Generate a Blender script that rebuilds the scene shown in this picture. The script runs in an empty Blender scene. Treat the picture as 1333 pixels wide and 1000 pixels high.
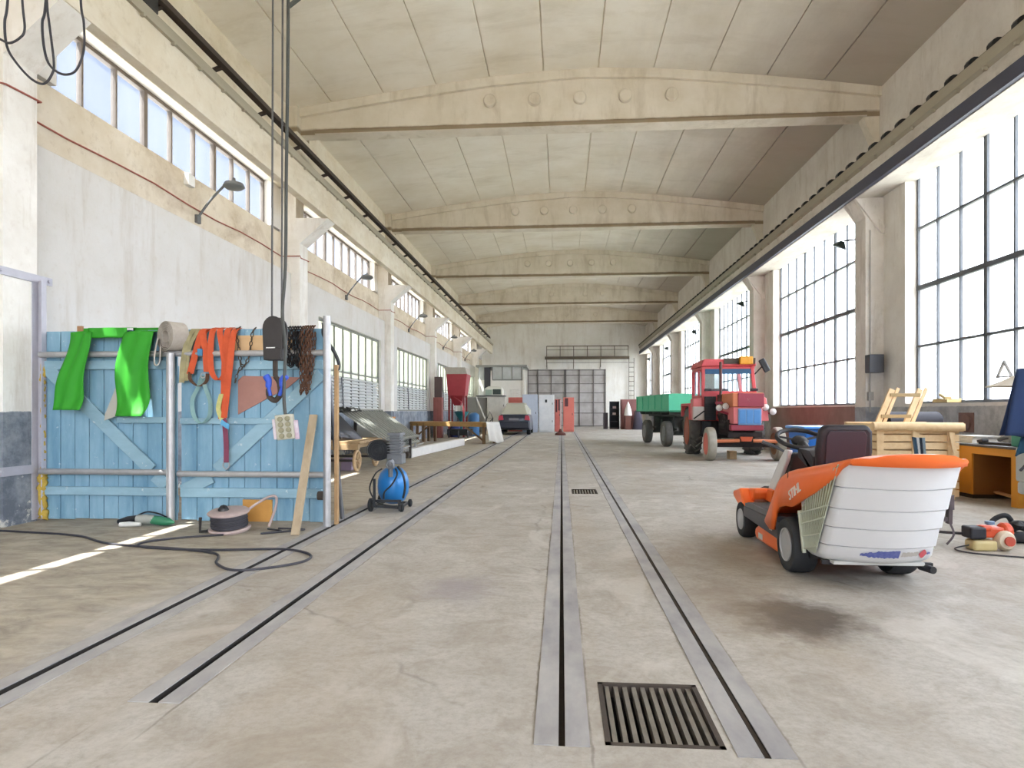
import bpy, math, random
from math import sin, cos, pi, radians
from mathutils import Vector, Matrix
C = bpy.context.scene.collection
SC = bpy.context.scene
rnd = random.Random(7)

# ---------------------------------------------------------------- camera
cam_d = bpy.data.cameras.new('camera')
cam_d.sensor_width = 36.0
cam_d.lens = 36.0*840/1333
cam_d.shift_y = 35.0/1333
cam_d.clip_end = 400
cam = bpy.data.objects.new('camera', cam_d)
C.objects.link(cam)
cam.location = (0, 0, 1.28)
cam.rotation_euler = (pi/2, 0, math.atan(64.5/840))
SC.camera = cam

# ---------------------------------------------------------------- sky, sun, exposure
w = bpy.data.worlds.new('sky'); SC.world = w
w.use_nodes = True
nt = w.node_tree; nt.nodes.clear()
wo = nt.nodes.new('ShaderNodeOutputWorld'); bg = nt.nodes.new('ShaderNodeBackground')
tc = nt.nodes.new('ShaderNodeTexCoord'); sp = nt.nodes.new('ShaderNodeSeparateXYZ')
# clear blue sky on the left of the hall, bright white half added on the right as fill light
mr = nt.nodes.new('ShaderNodeMapRange'); mr.interpolation_type = 'SMOOTHSTEP'
mr.inputs['From Min'].default_value = -0.42; mr.inputs['From Max'].default_value = 0.38
mz = nt.nodes.new('ShaderNodeMapRange'); mz.inputs['From Min'].default_value = 0.0; mz.inputs['From Max'].default_value = 0.6
nt.links.new(tc.outputs['Generated'], sp.inputs[0]); nt.links.new(sp.outputs['X'], mr.inputs['Value']); nt.links.new(sp.outputs['Z'], mz.inputs['Value'])
def skymix(f, a, b):
    m = nt.nodes.new('ShaderNodeMix'); m.data_type = 'RGBA'; nt.links.new(f, m.inputs[0])
    for v, i in ((a, 6), (b, 7)):
        if isinstance(v, tuple): m.inputs[i].default_value = v
        else: nt.links.new(v, m.inputs[i])
    return m.outputs[2]
SKY_BLUE_LOW, SKY_BLUE_HIGH, SKY_FILL = (0.145, 0.165, 0.20, 1), (0.068, 0.094, 0.152, 1), (2.45, 2.58, 2.86, 1)
nt.links.new(skymix(mr.outputs[0], skymix(mz.outputs[0], SKY_BLUE_LOW, SKY_BLUE_HIGH), SKY_FILL), bg.inputs['Color'])
bg.inputs['Strength'].default_value = 1.0
nt.links.new(bg.outputs[0], wo.inputs[0])
sun_d = bpy.data.lights.new('sun', 'SUN'); sun_d.energy = 5.5; sun_d.angle = radians(0.6); sun_d.color = (1.0, 0.95, 0.87)
sun = bpy.data.objects.new('sun', sun_d); C.objects.link(sun)
sun.rotation_euler = Vector((1.0, 0.58, -2.40)).to_track_quat('-Z', 'Y').to_euler()
SC.view_settings.view_transform = 'Standard'
SC.view_settings.look = 'None'
SC.view_settings.gamma = 1.0
SC.view_settings.use_curve_mapping = False
SC.view_settings.exposure = 2.34
try:
    SC.cycles.max_bounces = 14; SC.cycles.diffuse_bounces = 8; SC.cycles.transparent_max_bounces = 16
    SC.cycles.transmission_bounces = 8; SC.cycles.sample_clamp_indirect = 8.0
    SC.cycles.caustics_reflective = False; SC.cycles.caustics_refractive = False
except Exception:
    pass

# ---------------------------------------------------------------- materials
def lin(c):
    if isinstance(c, str):
        c = c.lstrip('#'); c = [int(c[i:i+2], 16)/255 for i in (0, 2, 4)]
    return tuple((x/12.92 if x <= 0.04045 else ((x+0.055)/1.055)**2.4) for x in c) + (1,)
MATS = {}
class N:
    """small node helper"""
    def __init__(s, name):
        s.m = bpy.data.materials.new(name); s.m.use_nodes = True
        s.t = s.m.node_tree; s.p = s.t.nodes.get('Principled BSDF'); s.out = s.t.nodes.get('Material Output')
        s.tc = s.t.nodes.new('ShaderNodeTexCoord')
    def n(s, k, **kw):
        o = s.t.nodes.new(k)
        for a, b in kw.items(): setattr(o, a, b)
        return o
    def l(s, a, b): s.t.links.new(a, b)
    def mapping(s, scale=(1, 1, 1), rot=(0, 0, 0)):
        m = s.n('ShaderNodeMapping'); m.inputs['Scale'].default_value = scale; m.inputs['Rotation'].default_value = rot
        s.l(s.tc.outputs['Object'], m.inputs[0]); return m.outputs[0]
    def noise(s, scale, detail=5, rough=.6, vec=None, dist=0):
        o = s.n('ShaderNodeTexNoise'); o.inputs['Scale'].default_value = scale; o.inputs['Detail'].default_value = detail
        o.inputs['Roughness'].default_value = rough; o.inputs['Distortion'].default_value = dist
        s.l(vec if vec is not None else s.tc.outputs['Object'], o.inputs['Vector']); return o.outputs['Fac']
    def ramp(s, fac, a, b, ca=(0, 0, 0, 1), cb=(1, 1, 1, 1)):
        r = s.n('ShaderNodeValToRGB'); e = r.color_ramp.elements
        e[0].position = a; e[1].position = b; e[0].color = ca; e[1].color = cb
        s.l(fac, r.inputs[0]); return r.outputs[0]
    def mix(s, fac, a, b, mode='MIX'):
        m = s.n('ShaderNodeMix', data_type='RGBA', blend_type=mode)
        if isinstance(fac, float): m.inputs[0].default_value = fac
        else: s.l(fac, m.inputs[0])
        for v, i in ((a, 6), (b, 7)):
            if isinstance(v, tuple): m.inputs[i].default_value = v
            else: s.l(v, m.inputs[i])
        return m.outputs[2]
    def math(s, op, a, b=0.0):
        m = s.n('ShaderNodeMath', operation=op)
        for v, i in ((a, 0), (b, 1)):
            if isinstance(v, (int, float)): m.inputs[i].default_value = v
            else: s.l(v, m.inputs[i])
        return m.outputs[0]
    def bump(s, h, strength=.2, dist=.02):
        b = s.n('ShaderNodeBump'); b.inputs['Strength'].default_value = strength; b.inputs['Distance'].default_value = dist
        s.l(h, b.inputs['Height']); s.l(b.outputs[0], s.p.inputs['Normal'])
    def col(s, c): s.l(c, s.p.inputs['Base Color'])
    def rm(s, r, m=0.0):
        s.p.inputs['Roughness'].default_value = r; s.p.inputs['Metallic'].default_value = m

def mat(name, c, rough=.6, metal=0.0, c2=None, scale=6.0, amount=.5, stretch=(1, 1, 1), bump=0.0):
    """plain surface with worn, noisy colour"""
    if name in MATS: return MATS[name]
    a = N(name)
    base = lin(c); other = lin(c2) if c2 else tuple(x*.72 for x in base[:3])+(1,)
    v = a.mapping(stretch)
    f = a.noise(scale, 6, .62, v)
    f2 = a.ramp(f, .5-.22, .5+.3)
    k = a.math('MULTIPLY', f2, amount)
    a.col(a.mix(k, base, other)); a.rm(rough, metal)
    if bump: a.bump(f, bump, .01)
    MATS[name] = a.m; return a.m

# ---------------------------------------------------------------- mesh builder
class MB:
    def __init__(s, M=None): s.v = []; s.f = []; s.M = M
    def add(s, vs, fs):
        o = len(s.v)
        for p in vs:
            p = Vector(p)
            s.v.append(tuple(s.M @ p) if s.M else tuple(p))
        s.f += [tuple(i+o for i in f) for f in fs]
        return s
    def box(s, x0, x1, y0, y1, z0, z1):
        return s.add([(x0, y0, z0), (x1, y0, z0), (x1, y1, z0), (x0, y1, z0), (x0, y0, z1), (x1, y0, z1), (x1, y1, z1), (x0, y1, z1)],
                     [(0, 3, 2, 1), (4, 5, 6, 7), (0, 1, 5, 4), (1, 2, 6, 5), (2, 3, 7, 6), (3, 0, 4, 7)])
    def bar(s, p, q, wd, h, up=(0, 0, 1)):
        p, q = Vector(p), Vector(q); d = (q-p).normalized(); up = Vector(up)
        if abs(d.dot(up)) > .98: up = Vector((0, 1, 0))
        sd = d.cross(up).normalized()*wd/2; u = sd.cross(d).normalized()*h/2
        vs = [p-sd-u, p+sd-u, p+sd+u, p-sd+u, q-sd-u, q+sd-u, q+sd+u, q-sd+u]
        return s.add(vs, [(0, 1, 2, 3), (7, 6, 5, 4), (0, 4, 5, 1), (1, 5, 6, 2), (2, 6, 7, 3), (3, 7, 4, 0)])
    def tube(s, pts, r, n=8, closed=False):
        pts = [Vector(p) for p in pts]; m = len(pts)
        rs = r if isinstance(r, (list, tuple)) else [r]*m
        vs = []; nrm = None
        for i in range(m):
            a = pts[(i-1) % m] if (closed or i > 0) else pts[i]
            b = pts[(i+1) % m] if (closed or i < m-1) else pts[i]
            t = (b-a).normalized()
            if nrm is None:
                nrm = t.orthogonal().normalized()
            else:
                nrm = (nrm - t*nrm.dot(t))
                nrm = nrm.normalized() if nrm.length > 1e-6 else t.orthogonal().normalized()
            bi = t.cross(nrm)
            for k in range(n):
                an = 2*pi*k/n
                vs.append(pts[i]+(nrm*cos(an)+bi*sin(an))*rs[i])
        fs = []
        for i in range(m if closed else m-1):
            j = (i+1) % m
            for k in range(n):
                fs.append((i*n+k, i*n+(k+1) % n, j*n+(k+1) % n, j*n+k))
        if not closed:
            fs.append(tuple(range(n))[::-1]); fs.append(tuple((m-1)*n+k for k in range(n)))
        return s.add(vs, fs)
    def cyl(s, p, q, r, n=20, r2=None):
        return s.tube([p, q], [r, r if r2 is None else r2], n)
    def lathe(s, prof, o, ax=(0, 0, 1), n=24):
        """prof: list of (radius, distance along axis)"""
        o = Vector(o); ax = Vector(ax).normalized(); u = ax.orthogonal().normalized(); v = ax.cross(u)
        vs = []
        for r, t in prof:
            for k in range(n):
                an = 2*pi*k/n
                vs.append(o+ax*t+(u*cos(an)+v*sin(an))*r)
        fs = []
        for i in range(len(prof)-1):
            for k in range(n):
                fs.append((i*n+k, i*n+(k+1) % n, (i+1)*n+(k+1) % n, (i+1)*n+k))
        if prof[0][0] > 1e-5: fs.append(tuple(range(n))[::-1])
        if prof[-1][0] > 1e-5: fs.append(tuple((len(prof)-1)*n+k for k in range(n)))
        return s.add(vs, fs)
    def prism(s, poly, axis, a, b):
        m = len(poly)
        def P(u, v, t):
            return {'x': (t, u, v), 'y': (u, t, v), 'z': (u, v, t)}[axis]
        vs = [P(u, v, a) for u, v in poly]+[P(u, v, b) for u, v in poly]
        fs = [tuple(range(m))[::-1], tuple(range(m, 2*m))]
        for i in range(m):
            j = (i+1) % m; fs.append((i, j, j+m, i+m))
        return s.add(vs, fs)
    def torus(s, c, ax, R, r, n=24, m=8, sx=1.0):
        c = Vector(c); ax = Vector(ax).normalized(); u = ax.orthogonal().normalized(); v = ax.cross(u)
        pts = [c+(u*cos(2*pi*k/n)*sx+v*sin(2*pi*k/n))*R for k in range(n)]
        return s.tube(pts, r, m, True)
    def grid(s, fn, nu, nv):
        vs = [fn(i/nu, j/nv) for i in range(nu+1) for j in range(nv+1)]
        fs = [(i*(nv+1)+j, (i+1)*(nv+1)+j, (i+1)*(nv+1)+j+1, i*(nv+1)+j+1) for i in range(nu) for j in range(nv)]
        return s.add(vs, fs)
    def ribbon(s, pts, wdir, wd, th):
        """flat webbing band along a path"""
        pts = [Vector(p) for p in pts]; W = Vector(wdir).normalized()*wd/2; vs = []
        for i, p in enumerate(pts):
            t = (pts[min(i+1, len(pts)-1)]-pts[max(i-1, 0)]).normalized()
            nn = t.cross(W).normalized()*th/2
            vs += [p-W-nn, p+W-nn, p+W+nn, p-W+nn]
        fs = [(0, 1, 2, 3), tuple(len(vs)-4+k for k in (3, 2, 1, 0))]
        for i in range(len(pts)-1):
            for k in range(4):
                fs.append((i*4+k, i*4+(k+1) % 4, (i+1)*4+(k+1) % 4, (i+1)*4+k))
        return s.add(vs, fs)
    def chain(s, pts, pitch=.034, R=.017, r=.0045):
        pts = smooth(pts, 12); acc = 0; out = [pts[0]]
        for a, b in zip(pts, pts[1:]):
            d = (b-a).length
            while acc+d >= pitch:
                a = a+(b-a).normalized()*(pitch-acc); d = (b-a).length; acc = 0; out.append(a)
            acc += d
        for i in range(len(out)-1):
            p, q = out[i], out[i+1]; t = (q-p).normalized(); c = (p+q)/2
            sd = t.orthogonal().normalized()
            if i % 2: sd = t.cross(sd)
            ring = [c+t*cos(2*pi*k/8)*R*1.45+sd*sin(2*pi*k/8)*R*.8 for k in range(8)]
            s.tube(ring, r, 4, True)
        return s
    def obj(s, name, m, parent=None, local=False, smooth_a=None, bevel=0, solid=0, seg=2):
        me = bpy.data.meshes.new(name)
        vs = s.v
        if parent is not None and not local:
            o0 = world_loc(parent); vs = [(x-o0.x, y-o0.y, z-o0.z) for x, y, z in vs]
        me.from_pydata(vs, [], s.f); me.update()
        o = bpy.data.objects.new(name, me); C.objects.link(o)
        for mm in (m if isinstance(m, (list, tuple)) else [m]): me.materials.append(mm)
        if parent is not None: o.parent = parent
        import bmesh
        b = bmesh.new(); b.from_mesh(me)
        bmesh.ops.recalc_face_normals(b, faces=b.faces); b.to_mesh(me); b.free()
        if solid:
            md = o.modifiers.new('solid', 'SOLIDIFY'); md.thickness = solid; md.offset = 0
        if bevel:
            md = o.modifiers.new('bevel', 'BEVEL'); md.width = bevel; md.segments = seg; md.limit_method = 'ANGLE'; md.angle_limit = radians(40)
        if smooth_a:
            for p in me.polygons: p.use_smooth = True
            me.set_sharp_from_angle(angle=radians(smooth_a))
        return o
def world_loc(o):
    p = Vector(o.location)
    while o.parent is not None:
        o = o.parent; p = p+Vector(o.location)
    return p
def smooth(pts, k=6):
    """Catmull-Rom through the points"""
    P = [Vector(p) for p in pts]; out = []
    for i in range(len(P)-1):
        a = P[max(i-1, 0)]; b = P[i]; c = P[i+1]; d = P[min(i+2, len(P)-1)]
        for j in range(k):
            t = j/k
            out.append(.5*((2*b)+(c-a)*t+(2*a-5*b+4*c-d)*t*t+(3*b-a-3*c+d)*t**3))
    out.append(P[-1]); return out
def tag(o, label=None, cat=None, group=None, kind=None):
    if label: o['label'] = label
    if cat: o['category'] = cat
    if group: o['group'] = group
    if kind: o['kind'] = kind
    return o
def thing(name, label, cat, loc=(0, 0, 0), rz=0, group=None, kind=None):
    o = bpy.data.objects.new(name, None); C.objects.link(o); o.empty_display_size = .1
    o.location = loc; o.rotation_euler = (0, 0, rz)
    return tag(o, label, cat, group, kind)
def copy_thing(root, loc=None, label=None, rz=None):
    r = root.copy(); C.objects.link(r)
    if loc is not None: r.location = loc
    if rz is not None: r.rotation_euler = (0, 0, rz)
    if label: r['label'] = label
    for ch in list(root.children):
        c = ch.copy(); C.objects.link(c); c.parent = r
        for g in list(ch.children):
            d = g.copy(); C.objects.link(d); d.parent = c
    return r
# ---------------------------------------------------------------- setting materials
def floor_mat():
    a = N('floor_concrete')
    p = a.n('ShaderNodeSeparateXYZ'); a.l(a.tc.outputs['Object'], p.inputs[0])
    big = a.ramp(a.noise(.55, 6, .62), .36, .66)
    mid = a.ramp(a.noise(2.6, 9, .72, dist=.8), .44, .62)
    fine = a.ramp(a.noise(24, 8, .78), .44, .62)
    c = a.mix(big, lin('#bcb8b1'), lin('#a8a299'))
    c = a.mix(a.math('MULTIPLY', mid, .62), c, lin('#988f83'))
    c = a.mix(a.math('MULTIPLY', fine, .38), c, lin('#8a8277'))
    wp_ = a.ramp(a.noise(1.1, 5, .6, a.mapping((1, .6, 1), (0, 0, .4)), 1.2), .56, .64)
    c = a.mix(a.math('MULTIPLY', wp_, .35), c, lin('#d0ccc5'))
    sl = a.ramp(a.noise(.8, 5, .6, a.mapping((1, .25, 1))), .5, .72)
    c = a.mix(a.math('MULTIPLY', sl, .5), c, lin('#a08f78'))
    # earthy strip along the left wall
    xs = a.math('ADD', p.outputs[0], a.math('MULTIPLY', a.math('SUBTRACT', a.noise(1.3, 4), .5), .7))
    lf = a.n('ShaderNodeMapRange'); a.l(xs, lf.inputs[0]); lf.inputs[1].default_value = -2.55; lf.inputs[2].default_value = -3.1
    e = a.mix(a.ramp(a.noise(3.2, 8, .72, a.mapping((1, 1.8, 1)), .5), .38, .64), lin('#b4aa98'), lin('#857b6c'))
    c = a.mix(a.math('MULTIPLY', lf.outputs[0], .8), c, e)
    # cracks, pits and the broken edges beside the rail plates
    v = a.n('ShaderNodeVectorMath', operation='ADD'); nz = a.n('ShaderNodeTexNoise'); nz.inputs['Scale'].default_value = 1.7; nz.inputs['Detail'].default_value = 6
    a.l(a.tc.outputs['Object'], nz.inputs['Vector'])
    sc_ = a.n('ShaderNodeVectorMath', operation='SCALE'); sc_.inputs['Scale'].default_value = .5; a.l(nz.outputs['Color'], sc_.inputs[0])
    a.l(a.tc.outputs['Object'], v.inputs[0]); a.l(sc_.outputs[0], v.inputs[1])
    vo = a.n('ShaderNodeTexVoronoi', feature='DISTANCE_TO_EDGE'); vo.inputs['Scale'].default_value = .33; a.l(v.outputs[0], vo.inputs['Vector'])
    ck = a.math('MULTIPLY', a.ramp(vo.outputs['Distance'], .0015, .006, (1, 1, 1, 1), (0, 0, 0, 1)), a.ramp(a.noise(.9, 4), .5, .6))
    c = a.mix(a.math('MULTIPLY', ck, .55), c, lin('#6a6259'))
    vp = a.n('ShaderNodeTexVoronoi'); vp.inputs['Scale'].default_value = 3.2; a.l(a.tc.outputs['Object'], vp.inputs['Vector'])
    pt_ = a.math('MULTIPLY', a.ramp(vp.outputs['Distance'], .035, .075, (1, 1, 1, 1), (0, 0, 0, 1)), a.ramp(a.noise(2.3, 4), .54, .6))
    c = a.mix(a.math('MULTIPLY', pt_, .6), c, lin('#6b6358'))
    for x0, x1, y0, y1 in GR:
        for xe in (x0-.10, x1+.10):
            d = a.math('ABSOLUTE', a.math('SUBTRACT', a.math('ADD', p.outputs[0], a.math('MULTIPLY', a.math('SUBTRACT', a.noise(5, 5, .7), .5), .035)), xe))
            e_ = a.math('MULTIPLY', a.ramp(d, .003, .008, (1, 1, 1, 1), (0, 0, 0, 1)), a.ramp(a.noise(1.2, 4), .42, .55))
            c = a.mix(a.math('MULTIPLY', e_, .6), c, lin('#665e55'))
    # oil stain
    def blob(cx, cy, rx, ry, soft, col, k, c):
        dx = a.math('DIVIDE', a.math('SUBTRACT', p.outputs[0], cx), rx); dy = a.math('DIVIDE', a.math('SUBTRACT', p.outputs[1], cy), ry)
        d = a.math('SQRT', a.math('ADD', a.math('MULTIPLY', dx, dx), a.math('MULTIPLY', dy, dy)))
        d = a.math('ADD', d, a.math('MULTIPLY', a.math('SUBTRACT', a.noise(4.5, 6, .7), .5), 1.3))
        r = a.ramp(d, soft, 1.0, (1, 1, 1, 1), (0, 0, 0, 1))
        return a.mix(a.math('MULTIPLY', r, k), c, lin(col))
    c = blob(1.47, 4.12, .46, .52, .4, '#51473f', .9, c)
    c = blob(1.15, 4.35, .5, .7, .2, '#8a7a68', .5, c)
    c = blob(1.5, 5.9, .9, .9, .2, '#8d806f', .6, c)
    c = blob(-.75, 4.6, .35, .5, .2, '#8f8890', .5, c)
    a.col(c); a.rm(.72)
    a.p.inputs['Specular IOR Level'].default_value = .35
    a.bump(a.noise(14, 8, .7), .25, .012)
    return a.m
def wall_mat(name, upper, upper2, lower=None, lower2=None, zs=0.0, streak=.5, sc=1.0, stain='#a08a6c', speck=.15):
    """painted plaster, stains running down, darker painted dado below zs"""
    a = N(name)
    p = a.n('ShaderNodeSeparateXYZ'); a.l(a.tc.outputs['Object'], p.inputs[0])
    c = a.mix(a.ramp(a.noise(.9*sc, 7, .66), .35, .68), lin(upper), lin(upper2))
    st = a.ramp(a.noise(1.1*sc, 6, .7, a.mapping((2.2, 2.2, .35))), .52, .74)
    c = a.mix(a.math('MULTIPLY', st, streak), c, lin(stain))
    c = a.mix(a.math('MULTIPLY', a.ramp(a.noise(9, 6, .7), 0.55, 0.72), speck), c, lin(stain))
    if lower:
        z = a.math('ADD', p.outputs[2], a.math('MULTIPLY', a.math('SUBTRACT', a.noise(6, 6, .7), .5), .05))
        k = a.n('ShaderNodeMapRange'); a.l(z, k.inputs[0]); k.inputs[1].default_value = zs+.006; k.inputs[2].default_value = zs-.006
        d = a.mix(a.ramp(a.noise(3.4, 7, .7), .42, .62), lin(lower), lin(lower2))
        pz = a.n('ShaderNodeMapRange'); a.l(p.outputs[2], pz.inputs[0]); pz.inputs[1].default_value = .05; pz.inputs[2].default_value = .75
        chip = a.ramp(a.math('SUBTRACT', a.noise(4.5, 7, .72), a.math('MULTIPLY', pz.outputs[0], .22)), .50, .56)
        d = a.mix(chip, d, lin('#cfcdc6'))
        c = a.mix(k.outputs[0], c, d)
    a.col(c); a.rm(.85); a.p.inputs['Specular IOR Level'].default_value = .2
    a.bump(a.noise(7, 9, .72), .22, .02)
    return a.m
def concrete_mat(name, c1, c2, st, k=.5, streak=(1, .12, 1), sc=1.2):
    a = N(name)
    c = a.mix(a.ramp(a.noise(1.0*sc, 7, .66), .34, .7), lin(c1), lin(c2))
    s1 = a.ramp(a.noise(1.3*sc, 6, .68, a.mapping(streak), .4), .5, .76)
    c = a.mix(a.math('MULTIPLY', s1, k), c, lin(st))
    c = a.mix(a.math('MULTIPLY', a.ramp(a.noise(6, 7, .72), .54, .76), .4), c, lin(st))
    a.col(c); a.rm(.9); a.p.inputs['Specular IOR Level'].default_value = .15
    a.bump(a.noise(10, 8, .7), .2, .015)
    return a.m
def beam_mat(name, c1, c2, stn, k, streak, sc):
    a = N(name)
    p = a.n('ShaderNodeSeparateXYZ'); a.l(a.tc.outputs['Object'], p.inputs[0])
    c = a.mix(a.ramp(a.noise(1.0*sc, 7, .66), .34, .7), lin(c1), lin(c2))
    s1 = a.ramp(a.noise(1.3*sc, 6, .68, a.mapping(streak), .4), .5, .76)
    c = a.mix(a.math('MULTIPLY', s1, k), c, lin(stn))
    # darker brown, ragged line along the bottom edge
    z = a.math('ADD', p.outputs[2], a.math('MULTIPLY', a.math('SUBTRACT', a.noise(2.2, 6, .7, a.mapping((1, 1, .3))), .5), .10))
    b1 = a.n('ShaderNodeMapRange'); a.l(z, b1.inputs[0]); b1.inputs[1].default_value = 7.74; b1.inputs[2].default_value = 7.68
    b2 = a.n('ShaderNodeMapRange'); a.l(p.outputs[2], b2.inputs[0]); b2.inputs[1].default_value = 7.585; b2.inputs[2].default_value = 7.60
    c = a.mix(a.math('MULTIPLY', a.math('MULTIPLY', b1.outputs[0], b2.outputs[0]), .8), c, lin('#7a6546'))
    a.col(c); a.rm(.9); a.p.inputs['Specular IOR Level'].default_value = .15
    a.bump(a.noise(10, 8, .7), .2, .015)
    return a.m
def ceiling_mat():
    a = N('ceiling_concrete')
    p = a.n('ShaderNodeSeparateXYZ'); a.l(a.tc.outputs['Object'], p.inputs[0])
    c = a.mix(a.ramp(a.noise(.7, 7, .66), .34, .7), lin('#efe9dd'), lin('#e3dac8'))
    s1 = a.ramp(a.noise(1.0, 6, .68, a.mapping((.5, 1.6, 1)), .5), .5, .78)
    c = a.mix(a.math('MULTIPLY', s1, .35), c, lin('#a89878'))
    # slabs turn unevenly darker towards the right hand side
    xr = a.math('ADD', p.outputs[0], a.math('MULTIPLY', a.math('SUBTRACT', a.noise(.8, 6, .7, a.mapping((1.4, .35, 1))), .5), 4.0))
    k = a.n('ShaderNodeMapRange'); a.l(xr, k.inputs[0]); k.inputs[1].default_value = 1.2; k.inputs[2].default_value = 5.5
    c = a.mix(a.math('MULTIPLY', k.outputs[0], .75), c, lin('#aaa093'))
    a.col(c); a.rm(.92); a.p.inputs['Specular IOR Level'].default_value = .1
    a.bump(a.noise(9, 8, .7), .2, .015)
    return a.m
def pane_mat(name, tint, haze, dirt, amount):
    """old window glass: part clear, part whitened with dust"""
    a = N(name)
    a.t.nodes.remove(a.p)
    tr = a.n('ShaderNodeBsdfTransparent'); tr.inputs[0].default_value = lin(tint)
    tl = a.n('ShaderNodeBsdfTranslucent'); tl.inputs[0].default_value = lin(haze)
    df = a.n('ShaderNodeBsdfDiffuse'); df.inputs[0].default_value = lin(dirt)
    gl = a.n('ShaderNodeBsdfGlossy'); gl.inputs['Roughness'].default_value = .08
    st = a.ramp(a.noise(1.6, 7, .7, a.mapping((1, 1.6, .35)), .4), .35, .8)
    m1 = a.n('ShaderNodeMixShader'); a.l(a.math('ADD', a.math('MULTIPLY', st, amount*.6), amount*.6), m1.inputs[0]); a.l(tr.outputs[0], m1.inputs[1]); a.l(tl.outputs[0], m1.inputs[2])
    m2 = a.n('ShaderNodeMixShader'); a.l(a.math('MULTIPLY', st, amount*.35), m2.inputs[0]); a.l(m1.outputs[0], m2.inputs[1]); a.l(df.outputs[0], m2.inputs[2])
    m3 = a.n('ShaderNodeMixShader'); m3.inputs[0].default_value = .04; a.l(m2.outputs[0], m3.inputs[1]); a.l(gl.outputs[0], m3.inputs[2])
    a.l(m3.outputs[0], a.out.inputs[0])
    return a.m
GR = [(-.012, .014, 2.47, 40), (.745, .771, 2.44, 40), (-1.808, -1.762, 2.70, 52.5), (-2.562, -2.510, -6, 52.5)]   # rail grooves
M_floor = floor_mat()
M_wallL = wall_mat('plaster_left', '#d9d7d5', '#cfcbc5', '#747b87', '#9aa0a8', 1.27, .35)
M_pilL = wall_mat('plaster_pillar', '#efece7', '#dfdad2', '#6a707a', '#8f959d', 1.27, .4, 1.6)
M_band = concrete_mat('sill_band_concrete', '#ddd4c5', '#cdc0aa', '#8d7250', .7, (3, .4, .5), 1.4)
M_wallR = wall_mat('plaster_right', '#e6e1da', '#d4cdc4', '#bdbbb9', '#9f9d9b', 1.36, .4, 1.2)
M_pilR = wall_mat('plaster_right_pillar', '#e6e1db', '#d3ccc4', '#a5a8af', '#8d9097', 1.36, .55, 1.6, '#8f8374')
M_back = wall_mat('plaster_back', '#f3f1ec', '#e9e5dc', None, None, 0, .3)
M_ceil = ceiling_mat()
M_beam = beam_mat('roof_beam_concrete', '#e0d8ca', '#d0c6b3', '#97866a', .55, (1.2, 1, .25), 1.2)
M_girdL = concrete_mat('girder_concrete', '#e6dfd0', '#d8ccb6', '#ac9a7c', .45, (1, .25, 1), 1.2)
M_girdR = concrete_mat('girder_concrete_grey', '#dbd6cd', '#c6bfb5', '#958b7f', .5, (1, .25, 1), 1.2)
M_parR = concrete_mat('parapet_concrete_grey', '#968d83', '#7b7269', '#50483f', .75, (1, 1, .2), 1.6)
M_parL = concrete_mat('parapet_concrete', '#ddd0b4', '#c8b78f', '#96805a', .5, (1, 1, .2), 1.6)
M_steel = mat('dark_steel', '#4a4644', .55, .3, '#2f2b2a', 9, .6)
M_frame = mat('window_steel', '#666a70', .6, .1, '#4b4e54', 9, .6)
M_black = mat('black_paint', '#17181c', .45, 0, '#2a2b30', 12, .5)
M_navy = mat('navy_paint', '#4a4d60', .5, 0, '#363848', 2.2, .6, (1, .3, 1))
M_batten = mat('batten_grey', '#a9a291', .7, 0, '#8c8471', 3, .6, (1, .2, 1))
M_paneR = pane_mat('dusty_glass', '#eef4fa', '#f4f2ec', '#e2dfd6', .55)
M_paneL = pane_mat('clear_glass', '#eef4fb', '#eef2f6', '#d6dade', .08)
M_paneF = pane_mat('frosted_glass', '#b4bdb6', '#b9c2b6', '#c9cec4', .8)

def st(mb, name, m, label, **kw):
    return tag(mb.obj(name, m, **kw), label, 'structure', None, 'structure')
YB = 53.0        # back wall
# ---------------------------------------------------------------- ground outside, floor with rail grooves and drain pits
g = MB(); g.add([(-60, -60, -.45), (7.2, -60, -.45), (7.2, 120, -.45), (-60, 120, -.45)], [(0, 1, 2, 3)])
st(g, 'ground', mat('yard_ground', '#d2cfc8', .9, 0, '#b4b0a2', .4, .7), 'pale gravel yard outside the left wall and the gateway')
g = MB(); g.add([(7.2, -60, -.45), (60, -60, -.45), (60, 120, -.45), (7.2, 120, -.45)], [(0, 1, 2, 3)])
st(g, 'ground', mat('yard_dull', '#98988a', .9, 0, '#7f8570', .4, .7), 'unseen dull ground outside the right windows, dark to bounce less light')  # unseen ground, darkened so less light bounces up under the girder
PITS = [(.168, .622, 2.49, 3.065), (.16, .56, 10.0, 10.6)]
HO = [(a, b, c, d, -.07) for a, b, c, d in GR]+[(a, b, c, d, -.4) for a, b, c, d in PITS]
xs = sorted({-7.2, 7.2}|{v for h in HO for v in h[:2]}); ys = sorted({-8.0, YB+.3}|{v for h in HO for v in h[2:4]})
fl = MB()
for i in range(len(xs)-1):
    for j in range(len(ys)-1):
        xm, ym = (xs[i]+xs[i+1])/2, (ys[j]+ys[j+1])/2
        z = 0
        for h in HO:
            if h[0] < xm < h[1] and h[2] < ym < h[3]: z = h[4]
        fl.add([(xs[i], ys[j], z), (xs[i+1], ys[j], z), (xs[i+1], ys[j+1], z), (xs[i], ys[j+1], z)], [(0, 1, 2, 3)])
for x0, x1, y0, y1, z in HO:
    fl.add([(x0, y0, 0), (x1, y0, 0), (x1, y1, 0), (x0, y1, 0), (x0, y0, z), (x1, y0, z), (x1, y1, z), (x0, y1, z)], [(0, 1, 5, 4), (1, 2, 6, 5), (2, 3, 7, 6), (3, 0, 4, 7)])
fl.box(-7.2, 7.2, -8, YB+.3, -.44, -.41)
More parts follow.
